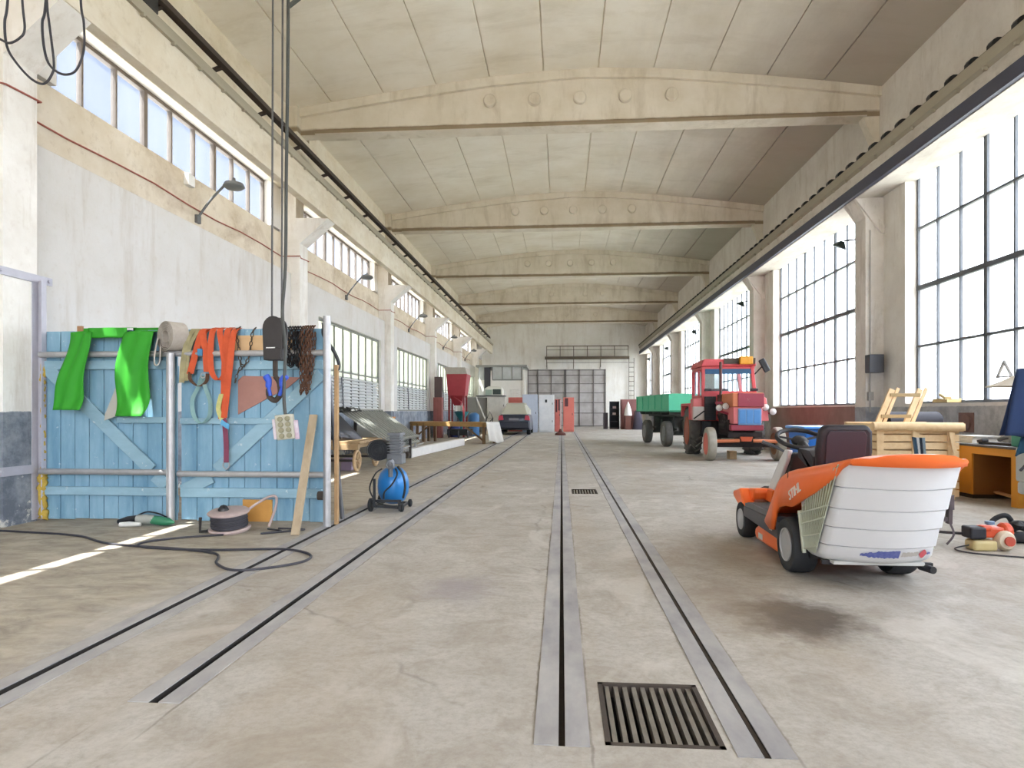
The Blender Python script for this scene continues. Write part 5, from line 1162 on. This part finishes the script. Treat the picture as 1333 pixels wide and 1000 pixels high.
# seat
def seat_sec(u, v):
    pass
Ms = Matrix.Translation((-.01, .06, .80)) @ Matrix.Rotation(radians(10), 4, 'X')
m = MB(Ms); m.prism([(-.20, 0), (.20, 0), (.215, .16), (.20, .33), (.165, .375), (-.165, .375), (-.20, .33), (-.215, .16)], 'y', -.05, .03); bk = mp(m, 'seat_back', mat('seat_black', '#232027', .6, 0, '#2e2a33', 6, .4), bevel=.03, seg=3, smooth_a=50)
m = MB(Ms); m.prism([(-.15, .04), (.15, .04), (.155, .30), (.13, .335), (-.13, .335), (-.155, .30)], 'y', -.058, -.045); m.obj('seat_panel', mat('seat_plum', '#3a2f3a', .7, 0, '#2f2830', 5, .4), bk, local=True, bevel=.008)
m = MB(Ms); m.prism([(-.05, -.04), (.03, -.04), (.045, .10), (.14, .13), (.36, .10), (.38, .04), (.36, .02), (.10, -.02)], 'x', -.21, .21); mp(m, 'seat_cushion', mat('seat_black', '#232027'), bevel=.03, seg=3, smooth_a=50)
# hood, dash, steering
m = MB(); m.prism([(.86, .26), (1.62, .26), (1.78, .34), (1.80, .44), (1.55, .505), (1.28, .53), (1.20, .60), (.95, .81), (.80, .90), (.68, .90), (.76, .70), (.86, .40)], 'x', -.17, .17); mp(m, 'dash', M_mb, bevel=.02)
for s in (-1, 1):
    m = MB(); m.prism([(1.27, .515), (1.20, .60), (.95, .82), (.80, .925), (.70, .925), (.74, .84), (.98, .60), (1.10, .515)], 'x', s*.16, s*.205); mp(m, 'dash_panel', M_mw, bevel=.012)
    m = MB(); m.prism([(1.10, .515), (1.27, .515), (1.36, .44), (1.34, .38), (1.16, .38)], 'x', s*.16, s*.21); mp(m, 'hood_side', M_mo, bevel=.012)
m = MB(); m.prism([(1.30, .47), (1.32, .505), (1.50, .49), (1.80, .42), (1.80, .30), (1.62, .26), (1.55, .29), (1.40, .36), (1.32, .40)], 'x', -.33, .33); mp(m, 'front_hood', M_mo, bevel=.035, seg=3, smooth_a=40)
for s in (-1, 1):
    m = MB(); m.prism([(1.50, .49), (1.76, .43), (1.74, .37), (1.46, .27), (1.30, .24), (1.28, .30), (1.40, .38)], 'x', s*.30, s*.42); mp(m, 'fender', M_mo, bevel=.02, smooth_a=40)
m = MB(); m.prism([(.36, .32), (1.30, .30), (1.30, .36), (1.18, .385), (.50, .385), (.36, .38)], 'x', -.42, .42)
for i in range(10): m.box(-.40, .40, .55+i*.06, .575+i*.06, .385, .392)
mp(m, 'foot_plate', M_mg, bevel=.01)
for a_, b_ in ((.41, .435), (-.435, -.41)):
    m = MB(); m.prism([(.30, .20), (1.30, .235), (1.30, .33), (.30, .35)], 'x', a_, b_); sk = mp(m, 'side_skirt', mat('skirt_grey', '#5c5a60', .6, 0, '#4a494e', 6, .5), bevel=.008)
m = MB(); m.box(-.438, -.434, .42, .49, .245, .285); m.obj('label_plate', mat('white_paint', '#e8e8e6', .6), sk, local=True)
m = MB(); m.prism([(.28, .06), (1.0, .06), (1.06, .10), (1.04, .17), (.90, .225), (.40, .235), (.28, .20)], 'x', -.40, .42); dk = mp(m, 'cutting_deck', M_mo, bevel=.03, seg=3, smooth_a=40)
m = MB(); m.box(-.403, -.399, .80, .92, .09, .14); m.obj('label_plate', mat('white_paint', '#e8e8e6', .6), dk, local=True)
m = MB(); m.torus((.0, .98, 1.015), (0, -.42, 1), .205, .021, 36, 10); sw = mp(m, 'steering_wheel', M_mb, smooth_a=60)
m = MB(); m.lathe([(.0, -.03), (.07, -.03), (.08, 0), (.05, .03), (0, .035)], (0, .985, 1.0), (0, -.42, 1), 16)
for a in (0.3, 2.84, 4.71): m.bar((0, .985, 1.0), (.2*cos(a), .98+.19*sin(a)*.92, 1.015+.19*sin(a)*.39), .045, .018); 
m.obj('hub', M_mb, sw, local=True, smooth_a=40)
m = MB(); m.tube([(0, .80, .84), (0, .93, .97)], [.075, .045], 12); mp(m, 'column', M_mb, smooth_a=40)
m = MB(); m.tube(smooth([(-.12, .86, .86), (-.22, .92, .93), (-.34, 1.0, .985)]), [.012]*6+[.016]*6+[.02], 8); mp(m, 'lever', mat('lever_grey', '#55585f', .4, .3), smooth_a=60)
m = MB(); m.bar((.425, -.62, .50), (.43, -.62, .66), .025, .04); m.box(.415, .445, -.65, -.60, .60, .70); m.bar((.38, -.6, .53), (.43, -.62, .53), .03, .03); m.tube(smooth([(.43, -.63, .50), (.44, -.65, .43), (.40, -.64, .36)]), .007, 6); mp(m, 'side_lever', mat('lever_dark', '#55494d', .5))
# ---------------------------------------------------------------- crate, ladder, roll, blue bin
M_pine = mat('pine_wood', '#ecd2a8', .75, 0, '#cfa979', 2.2, .7, (5, 1, 5))
cr2 = thing('wooden_crate', 'large pale pine crate standing behind the mower', 'crate', (5.05, 9.9, 0))
m = MB()
for i in range(9): m.box(4.52, 5.60, 9.60, 9.625, .06+i*.112, .155+i*.112); m.box(4.50, 4.52, 9.6, 10.5, .06+i*.112, .155+i*.112); m.box(5.60, 5.62, 9.6, 10.5, .06+i*.112, .155+i*.112); m.box(4.52, 5.60, 10.48, 10.5, .06+i*.112, .155+i*.112)
m.obj('slats', M_pine, cr2, bevel=.004)
for x in (4.53, 5.02, 5.50):
    m = MB(); m.box(x-.045, x+.05, 9.575, 9.60, .02, 1.0); m.obj('post', M_pine, cr2, bevel=.004)
m = MB(); m.tube([(4.42, 9.56, 1.06), (4.9, 9.56, 1.06), (5.64, 9.56, 1.05)], [.062, .064, .066], 12); m.box(4.44, 5.64, 10.46, 10.54, 1.0, 1.11); m.box(4.44, 4.52, 9.56, 10.5, 1.0, 1.1); m.box(5.60, 5.68, 9.56, 10.5, 1.0, 1.1); m.obj('top_frame', M_pine, cr2, smooth_a=40)
m = MB(); m.bar((5.47, 9.55, .98), (5.53, 9.54, .68), .05, .02, (0, 1, 0)); m.obj('loose_slat', M_pine, cr2)
m = MB(); m.box(4.52, 5.6, 9.63, 10.47, .95, 1.02); m.obj('lid', M_pine, cr2)
la = thing('step_ladder', 'short wooden ladder section leaning above the pine crate', 'ladder', (4.9, 10.2, 1.05))
m = MB()
for x in (4.62, 5.02): m.bar((x, 9.9, 1.03), (x+.27, 9.98, 1.60), .035, .08, (1, 0, -.4)); m.bar((x+.09, 9.9, 1.03), (x+.36, 9.98, 1.62), .02, .05, (1, 0, -.4))
m.obj('rail', M_pine, la, bevel=.004)
m = MB()
for t in (.3, .85): m.bar((4.62+.27*t, 9.9+.08*t, 1.03+.57*t), (5.04+.27*t, 9.9+.08*t, 1.03+.57*t), .06, .05)
m.obj('rung', mat('rung_wood', '#b09a74', .8, 0, '#8c774f', 5, .6), la)
m = MB(); m.cyl((5.15, 10.75, 1.12), (6.05, 10.95, 1.12), .15, 20); tag(m.obj('dark_roll', mat('roll_black', '#35333c', .7, 0, '#27252d', 5, .5), smooth_a=40), 'dark rolled felt lying behind the pine crate', 'roll')
m = MB(); m.box(5.1, 6.1, 10.7, 11.1, 0, .97); tag(m.obj('grey_chest', mat('chest_dark', '#4b4c54', .7), bevel=.01), 'dark chest behind the pine crate carrying the dark roll', 'chest')
m = MB(); m.box(6.76, 7.0, 11.9, 12.35, 1.43, 1.50); m.bar((6.78, 11.9, 1.5), (6.9, 12.3, 1.58), .1, .05); tag(m.obj('wood_offcut', mat('yellow_wood', '#d8c48d', .7, 0, '#b98f55', 8, .7)), 'yellowish wood offcut lying on the window sill above the dark roll', 'wood')
bb = thing('plastic_bin', 'bright blue plastic bin behind the mower steering wheel', 'bin', (4.45, 11.9, 0))
M_bin = mat('bin_blue', '#2d74cf', .4, 0, '#235fb2', 4, .4)
m = MB(); frus(m, 4.27, 4.95, 11.6, 12.3, .0, 4.2, 5.02, 11.52, 12.38, .96); m.obj('body', M_bin, bb, bevel=.03)
m = MB(); m.box(4.16, 5.06, 11.48, 12.42, .96, 1.01); m.obj('lid', mat('bin_lid', '#5a9ae6', .35, 0, '#3d82d6', 4, .4), bb, bevel=.02)
su = thing('striped_sunshade', 'narrow folded blue and white striped fabric sticking up between mower and crate', 'sunshade', (4.72, 8.8, 0))
for i, c_ in enumerate(('#37566f', '#d9dde0', '#1f2d3d', '#8fa3b0')):
    m = MB(); o = i*.035; m.add([(4.70+o*.5, 8.8, .02), (4.71+o*.5+.02, 8.8, .02), (4.58+o+.04, 8.8, .93), (4.58+o, 8.8, .94-.005*i), (4.70+o*.5, 8.83, .02), (4.72+o*.5, 8.83, .02), (4.58+o+.04, 8.84, .93), (4.58+o, 8.84, .94-.005*i)], [(0, 1, 2, 3), (7, 6, 5, 4), (0, 4, 5, 1), (1, 5, 6, 2), (2, 6, 7, 3), (3, 7, 4, 0)]); m.obj('stripe', mat('stripe_%d' % i, c_, .7), su)
# ---------------------------------------------------------------- desk and things on it
M_desk = mat('desk_yellow', '#dd9a3a', .5, 0, '#cf8a2c', 2, .5, (1, 1, .4)); M_deskd = mat('desk_inside', '#9c6a35', .6, 0, '#84562a', 2, .5)
de = thing('desk', 'yellow wooden desk against the right wall with a dark top', 'desk', (6.3, 9.7, 0))
m = MB(); m.box(5.94, 6.72, 8.90, 10.62, .765, .80); m.obj('tabletop', mat('desk_top', '#5b5a5e', .5, 0, '#45444a', 4, .5), de, bevel=.006)
m = MB(); m.box(5.98, 6.68, 9.92, 10.58, .06, .765); m.obj('pedestal', M_desk, de, bevel=.006)
m = MB(); m.box(6.0, 6.66, 9.94, 10.56, 0, .06); m.obj('plinth', mat('plinth_dark', '#3f352b', .7), de)
m = MB(); m.box(5.97, 5.99, 9.08, 9.92, .66, .765); m.obj('apron', M_desk, de)
m = MB(); m.box(5.97, 6.66, 8.94, 9.08, 0, .765); m.obj('side_panel', M_desk, de, bevel=.004)
m = MB(); m.box(6.62, 6.66, 9.08, 9.92, .05, .765); m.box(6.0, 6.62, 9.905, 9.92, .06, .765); m.obj('back_panel', M_deskd, de)
m = MB(); m.bar((6.05, 9.08, .12), (6.3, 9.9, .10), .06, .03); m.obj('stretcher', mat('stretcher_wood', '#c59a6b', .6), de)
m = MB()
for i in range(5): m.box(6.05+i*.01, 6.45+rnd.uniform(-.05, .1), 10.05+rnd.uniform(-.03, .03), 10.5, .80+i*.022, .82+i*.022)
tag(m.obj('paper_stack', mat('paper_white', '#eceae5', .8)), 'stack of white papers at the left end of the desk', 'papers')
m = MB(); m.bar((6.05, 9.85, .82), (6.12, 9.25, .82), .06, .04); m.bar((6.05, 9.85, .84), (6.03, 9.7, .86), .09, .04); tag(m.obj('hand_tool', mat('tool_dark', '#3b3b40', .5), bevel=.01), 'dark long tool lying at the front edge of the desk', 'tool')
m = MB(); m.tube(smooth([(6.35, 9.9, .86), (6.3, 9.7, .90), (6.28, 9.5, .92), (6.25, 9.35, .90)]), .03, 8); m.box(6.2, 6.4, 9.3, 9.48, .80, .94); tag(m.obj('power_tool', mat('tool_grey', '#8b8f8e', .5, .2, '#5f6364', 20, .7), smooth_a=50), 'grey power tool on the middle of the desk', 'tool')
m = MB(); m.box(6.45, 6.6, 9.0, 9.7, .80, .86); tag(m.obj('tool_tray', mat('tray_pale', '#cfd3cf', .5), bevel=.005), 'pale tray of small parts on the desk', 'tray')
m = MB(); m.box(6.06, 6.30, 9.0, 9.22, .80, .96); m.box(6.05, 6.31, 8.99, 9.23, .955, .98); tag(m.obj('tool_case', mat('case_green', '#4aa08d', .5, 0, '#2f7f70', 5, .4), bevel=.015), 'small green case at the near end of the desk', 'case')
# ---------------------------------------------------------------- grey machine with jacket and lamp at the right edge
gm = thing('bench_grinder', 'pale grey machine on a brown stand at the right edge of the picture', 'machine', (5.05, 7.45, 0))
m = MB(); m.box(5.1, 5.65, 7.2, 7.55, 0, .36); m.obj('stand', mat('stand_brown', '#5d4744', .7, 0, '#463432', 5, .5), gm, bevel=.01)
m = MB(); m.box(5.04, 5.65, 7.18, 7.58, .36, .50); m.box(5.0, 5.6, 7.2, 7.55, .5, .88); m.cyl((5.09, 7.3, .42), (5.09, 7.14, .42), .06, 14); m.obj('housing', mat('machine_grey', '#c3c8c9', .5, 0, '#9ea4a6', 5, .5), gm, bevel=.03)
m = MB(); m.box(5.1, 5.4, 7.3, 7.52, .88, 1.58); m.obj('column', mat('machine_grey', '#c3c8c9'), gm, bevel=.02)
def jk(u, v):
    w_ = .05+.42*u; x = 4.77-.14*u+(w_+.28)*v; y = 7.16-.05*sin(pi*v)-.03*sin(11*v+2*u)*u
    return (x, y, 1.72-.70*u+.03*sin(6*v)*u-.16*v*u)
m = MB(); m.grid(jk, 18, 18); m.grid(lambda u, v: (jk(u, v)[0]+.03, jk(u, v)[1]+.13*(.4+.6*u), jk(u, v)[2]), 18, 18)
ja = tag(m.obj('jacket', mat('jacket_navy', '#263c66', .85, 0, '#1c2d50', 6, .5), None, smooth_a=80, solid=.02), 'dark blue work jacket hung at the right edge above the desk', 'jacket')
m = MB(); m.grid(lambda u, v: (4.84+.24*v-.06*u, 7.2+.02*sin(9*v), 1.0-.20*u+.10*v), 8, 8); tag(m.obj('lining', mat('jacket_lining', '#1f4d6b', .8), ja, solid=.015, smooth_a=70), 'teal blue lining at the hem')
m = MB(); m.tube(smooth([(4.86, 7.12, .92), (4.95, 7.08, .84), (5.1, 7.08, .80), (5.3, 7.1, .82)]), .018, 8); m.tube(smooth([(4.92, 7.15, .82), (4.83, 7.12, .72), (4.76, 7.1, .66)]), .014, 8); tag(m.obj('machine_cable', M_cab, smooth_a=60), 'black cable hanging under the blue jacket', 'cable')
ls = thing('desk_lamp', 'beige fluted lamp shade sticking out left of the blue jacket', 'lamp', (5.1, 7.9, 1.5))
m = MB()
n_ = 28; prof = [(.05, .12), (.16, .06), (.30, .0)]
vs = []; 
for r, t in prof:
    for k in range(n_):
        a = 2*pi*k/n_; rr2 = r*(1+(.04 if k % 2 else -.04)); vs.append((5.24+rr2*cos(a), 7.85+rr2*sin(a), 1.56+t))
m.add(vs, [(i*n_+k, i*n_+(k+1) % n_, (i+1)*n_+(k+1) % n_, (i+1)*n_+k) for i in range(2) for k in range(n_)]); m.obj('shade', mat('shade_beige', '#cabfae', .7, 0, '#b5a997', 5, .4), ls, solid=.008)
m = MB(); m.tube(smooth([(5.24, 7.85, 1.68), (5.28, 7.87, 1.76), (5.4, 7.85, 1.72), (5.45, 7.7, 1.5), (5.45, 7.5, 1.2), (5.45, 7.45, .89)]), .015, 8); m.obj('arm', M_pipe, ls, smooth_a=60)
# ---------------------------------------------------------------- on the floor at the right
tm = thing('trimmer_engine', 'small orange and cream brush cutter engine on the floor right of the mower', 'engine', (3.92, 6.28, 0))
M_to = mat('engine_orange', '#dd5a36', .4, 0, '#b8452c', 9, .5)
m = MB(); m.box(3.86, 4.06, 6.22, 6.40, .13, .24); m.lathe([(0, 0), (.07, 0), (.085, .04), (.075, .10), (0, .12)], (4.06, 6.3, .19), (1, 0, .2), 14); m.box(3.83, 3.93, 6.2, 6.3, .20, .26); m.obj('housing', M_to, tm, bevel=.02)
m = MB(); m.box(3.70, 3.86, 6.18, 6.36, .12, .245); m.obj('air_filter', mat('filter_black', '#2a2b33', .6, 0, '#1d1e24', 7, .5), tm, bevel=.02)
m = MB(); m.box(3.72, 3.96, 6.16, 6.34, .0, .11); m.obj('fuel_tank', mat('tank_cream', '#cfc08e', .4, 0, '#b9a86e', 7, .5), tm, bevel=.03, seg=3)
m = MB(); m.lathe([(0, 0), (.10, 0), (.105, .04), (.08, .08), (0, .085)], (4.05, 6.24, .105), (0, -1, .1), 22); m.obj('starter_cover', mat('cover_cream', '#d9cfba', .5), tm, smooth_a=40)
m = MB(); m.lathe([(.05, 0), (.05, .02), (0, .022)], (4.06, 6.155, .11), (0, -1, .1), 12); m.obj('starter_hub', mat('hub_red', '#c4523e', .5), tm)
m = MB(); m.lathe([(0, 0), (.045, 0), (.045, .03), (0, .035)], (3.97, 6.32, .26), (0, 0, 1), 14); m.obj('cap', mat('cap_blue', '#6f8fae', .5), tm)
m = MB(); m.tube([(3.70, 6.3, .16), (3.50, 6.45, .15), (3.1, 6.75, .05)], .015, 8); m.tube(smooth([(3.72, 6.25, .05), (3.55, 6.2, .02), (3.6, 6.05, .012), (3.9, 5.9, .012), (4.4, 5.75, .012)]), .008, 6); m.obj('shaft', M_cab, tm, smooth_a=50)
tm.scale = (.88, .88, .88)
hs = thing('harness', 'black padded harness heap lying beside the orange engine at the right edge', 'harness', (4.45, 6.75, 0))
m = MB(); m.tube(smooth([(4.26, 6.7, .03), (4.34, 6.65, .12), (4.46, 6.68, .16), (4.6, 6.72, .12), (4.75, 6.75, .05)]), .05, 10); m.tube(smooth([(4.28, 6.62, .05), (4.42, 6.58, .06), (4.6, 6.6, .05), (4.8, 6.65, .05)]), .055, 10); m.tube(smooth([(4.2, 6.75, .09), (4.3, 6.78, .2), (4.4, 6.75, .24), (4.5, 6.8, .12)]), .025, 8); m.obj('pad', mat('harness_black', '#2a2d31', .8, 0, '#40444a', 8, .5), hs, smooth_a=60)
m = MB(); m.lathe([(0, 0), (.045, .02), (.05, .06), (0, .09)], (4.40, 6.62, .14), (0, -.5, 1), 12); m.obj('buckle', M_black, hs, smooth_a=40)
# ---------------------------------------------------------------- right wall fixtures
sb = thing('switch_box', 'dark grey switch box on the first right pillar, with a conduit below', 'switch box', (6.52, 14.1, 2.25))
m = MB(); m.box(6.40, 6.70, 13.98, 14.2, 2.08, 2.46); m.obj('box', mat('switch_dark', '#4a4c55', .5, 0, '#3a3c44', 6, .5), sb, bevel=.015)
m = MB(); m.cyl((6.50, 14.17, 2.08), (6.50, 14.17, 1.25), .018, 8); m.box(6.45, 6.55, 14.12, 14.2, 1.5, 1.68); m.cyl((6.50, 14.17, 2.46), (6.50, 14.17, 5.1), .012, 8); m.obj('conduit', mat('conduit_grey', '#a8a4a0', .6), sb)
m = MB(); m.lathe([(.05, 0), (.14, 0), (.15, .02), (.14, .04), (.05, .05)], (6.79, 11.4, 1.08), (-1, 0, 0), 22); m.box(6.775, 6.79, 11.2, 11.6, .92, 1.25); tag(m.obj('wall_flange', mat('flange_rust', '#8a6a60', .8, 0, '#6b4d45', 8, .7), smooth_a=40), 'round rusty flange on the right wall above the desk', 'flange')
m = MB(); m.tube([(6.98, 10.93, 1.82), (6.98, 10.60, 1.82), (6.98, 10.77, 2.06)], .028, 8, closed=True); tag(m.obj('triangle_ring', mat('ring_grey', '#8a8580', .7, .2)), 'small triangular metal ring hanging at the window above the desk', 'ring')
wp = MB(); wp.box(6.765, 6.79, 15.0, 21.5, .0, 1.38); 
tag(wp.obj('wall_panel_sheet', mat('brown_sheet', '#977f78', .8, 0, '#6d5751', 1.6, .8)), 'dark brown sheet along the right wall behind the red tractor', 'panel')
for k in range(0, 5):
    t = thing('flood_lamp', 'small dark lamp on the right pillar '+('with the switch box', 'behind the red tractor', 'behind the green trailer', 'fourth beyond the switch box', 'nearest the back wall')[k]+', seen against the window', 'lamp', (6.35, 14.9+8*k, 5.0), group=None)
    m = MB(); m.bar((6.45, 14.72+8*k, 5.05), (6.30, 14.95+8*k, 5.08), .03, .03); m.obj('arm', M_black, t)
    m = MB(); m.lathe([(0, 0), (.05, 0), (.16, .12), (.17, .15), (0, .15)], (6.28, 14.98+8*k, 5.08), (-.4, .3, -1), 5); m.obj('shade', mat('lamp_green_black', '#26352f', .5), t)
for k in range(0, 5):
    yy = 11.15+8.05*k
    t = thing('gooseneck_lamp', 'grey gooseneck lamp on the left wall under the high window '+ORD[k+1], 'lamp', (-6.54, yy, 4.9))
    m = MB(); m.tube(smooth([(-6.54, yy, 4.74), (-6.35, yy+.05, 5.05), (-6.15, yy+.1, 5.3), (-6.03, yy+.12, 5.42), (-5.95, yy+.13, 5.44)]), .022, 8); m.box(-6.56, -6.50, yy-.06, yy+.06, 4.66, 4.80); m.obj('arm', mat('lamp_grey', '#6d6f70', .5, .3), t, smooth_a=60)
    m = MB(); m.lathe([(.0, .14), (.03, .12), (.035, .06), (.16, .03), (.19, -.03), (.14, -.07), (0, -.09)], (-5.93, yy+.14, 5.38), (0, 0, 1), 20); m.obj('shade', mat('lamp_grey_shade', '#7f8283', .5, .3, '#5d6061', 9, .5), t, smooth_a=50)
m = MB(); m.box(-6.56, -6.46, 10.75, 10.95, 5.22, 5.42); tag(m.obj('white_box', mat('white_paint', '#e8e8e6', .6), bevel=.01), 'small white box beside the nearest gooseneck lamp', 'box')
M_red_c = mat('red_cable', '#a05a4e', .7)
P = [(-6.085, 6.4, 4.80)]
for k in range(0, 6):
    y0 = 6.62+8.05*k; z0 = 4.90-.012*k
    P += [(-6.085, y0+.02, z0-.03), (-6.085, y0+.50, z0), (-6.54, y0+.52, z0)]
    for j in range(1, 8): P.append((-6.535, y0+.52+j*.93, z0-.03*sin(j*1.7)+.015))
    P += [(-6.54, y0+8.02, z0), (-6.085, y0+8.03, z0)]
m = MB(); m.tube([p for p in P if p[1] < 46.5], .012, 6)
tag(m.obj('red_cable', M_red_c), 'thin red cable running along the stained band of the left wall', 'cable')
m = MB()
for P in ([(-5.42, 8.3), (-5.45, 6.2), (-5.479, 5.357), (-5.511, 5.13), (-5.487, 4.9), (-5.398, 4.744), (-5.236, 4.57), (-5.098, 4.512), (-5.01, 4.607), (-4.994, 4.728), (-5.042, 5.109), (-5.066, 5.337), (-5.1, 6.2), (-5.1, 8.4)],
          [(-5.75, 5.06), (-5.56, 4.972), (-5.463, 4.93), (-5.357, 4.971), (-5.3, 5.06), (-5.325, 5.35), (-5.38, 6.2), (-5.38, 8.3)],
          [(-5.04, 8.4), (-5.04, 6.0), (-5.082, 5.277), (-5.114, 5.112), (-5.098, 4.884), (-5.05, 4.715), (-4.954, 4.62), (-4.849, 4.593), (-4.753, 4.642), (-4.681, 4.828), (-4.681, 5.092), (-4.713, 5.32), (-4.75, 6.2), (-4.75, 8.4)]):
    m.tube(smooth([(x, 6.0, z) for x, z in P], 8), .012, 6)
tag(m.obj('hanging_cable', M_cab, smooth_a=60), 'black cable loops hanging from the roof in the top left corner', 'cable')
# ---------------------------------------------------------------- back wall gallery and ladder
M_gal = mat('gallery_steel', '#5a5148', .7, .2, '#7a6a50', 5, .6)
ga = thing('gallery', 'narrow steel gallery with a railing high on the back wall', 'gallery', (2.1, 52.4, 5.4))
m = MB(); m.box(-1.35, 5.4, 52.1, YB-.01, 5.50, 5.58); m.box(-1.35, 5.4, 52.08, 52.12, 5.42, 5.66); m.obj('walkway', M_gal, ga)
m = MB()
for i in range(7): x = -1.2+i*1.085; m.box(x-.025, x+.025, 52.1, 52.15, 5.5, 6.5)
m.box(-1.2, 5.33, 52.1, 52.15, 6.46, 6.52); m.box(-1.2, 5.33, 52.1, 52.14, 6.18, 6.21); m.obj('railing', M_gal, ga)
m = MB()
for x in (-1.2, .97, 3.12): m.bar((x, 52.15, 5.5), (x, YB-.02, 4.72), .05, .05); m.bar((x, 52.12, 5.5), (x, 52.12, 4.8), .05, .05)
m.box(-1.2, 5.3, 52.1, 52.14, 5.15, 5.18); m.obj('bracket', M_gal, ga)
ld = thing('wall_ladder', 'thin steel ladder fixed to the back wall beside the gallery', 'ladder', (5.6, 52.6, 0))
m = MB()
for x in (5.42, 5.82): m.box(x-.02, x+.02, 52.6, 52.65, .4, 5.55)
m.obj('rail', M_gal, ld)
m = MB()
for i in range(13): m.box(5.42, 5.82, 52.61, 52.64, .6+i*.38, .64+i*.38)
m.obj('rung', M_gal, ld)
# ---------------------------------------------------------------- things at the far right
sh_ = thing('shelf_unit', 'dark open shelf unit left of the brown red cabinet at the far right', 'shelf', (3.75, 46.0, 0))
m = MB(); m.box(3.40, 3.44, 45.9, 46.4, 0, 1.95); m.box(4.02, 4.06, 45.9, 46.4, 0, 1.95); m.box(3.4, 4.06, 46.38, 46.42, 0, 1.95); m.obj('side_panel', M_dk, sh_)
m = MB()
for z in (.05, .5, .95, 1.4, 1.9): m.box(3.42, 4.04, 45.92, 46.4, z, z+.05)
m.obj('shelf', mat('shelf_dark', '#4a434a', .7), sh_)
for x, z, lb in ((3.62, 1.45, 'pale parcel on the upper board of the dark shelf unit'), (3.6, 1.0, 'pale parcel on the middle board of the dark shelf unit')):
    m = MB(); m.box(x, x+.22, 45.95, 46.2, z, z+.16); tag(m.obj('parcel', mat('parcel_pale', '#cdb8b4', .7)), lb, 'box')
cabinet('steel_cabinet', 'brown red steel cabinet in the far right corner', 4.12, 5.55, 45.2, .7, 2.08, mat('cabinet_brown_red', '#8a5a56', .6, 0, '#6d4643', 1.2, .7), 2)
m = MB(); m.box(2.98, 3.3, 46.4, 46.8, 0, 1.15); tag(m.obj('grey_cabinet', mat('small_cab', '#5f5862', .6), bevel=.01), 'low dark cabinet beside the right edge of the back gate', 'cabinet')
m = MB(); m.box(4.35, 4.75, 44.6, 44.95, 0, .95); tag(m.obj('stool', mat('stool_brown', '#7a4f44', .7), bevel=.01), 'brown box stand under the white cone at the far right', 'box')
m = MB(); m.lathe([(0, 0), (.27, .0), (.27, .05), (.22, .4), (.10, .75), (.02, .95), (0, .96)], (4.55, 44.75, .955), (0, 0, 1), 20); tag(m.obj('white_cone', mat('cone_white', '#e3dfda', .6), smooth_a=40), 'white cone shaped cover standing in front of the brown red cabinet', 'cone')
m = MB(); m.grid(lambda u, v: (5.22+(.20+.18*u)*cos(2*pi*v)*(1+.06*sin(5*2*pi*v)), 44.75+(.18+.1*u)*sin(2*pi*v), 1.3-1.3*u), 10, 20); m.lathe([(0, .1), (.2, 0)], (5.22, 44.75, 1.28), (0, 0, 1), 16); tag(m.obj('covered_machine', mat('cover_slate', '#4e4a58', .8, 0, '#3a3743', 3, .5), smooth_a=70), 'slate grey cover draped to the floor right of the white cone', 'cover')
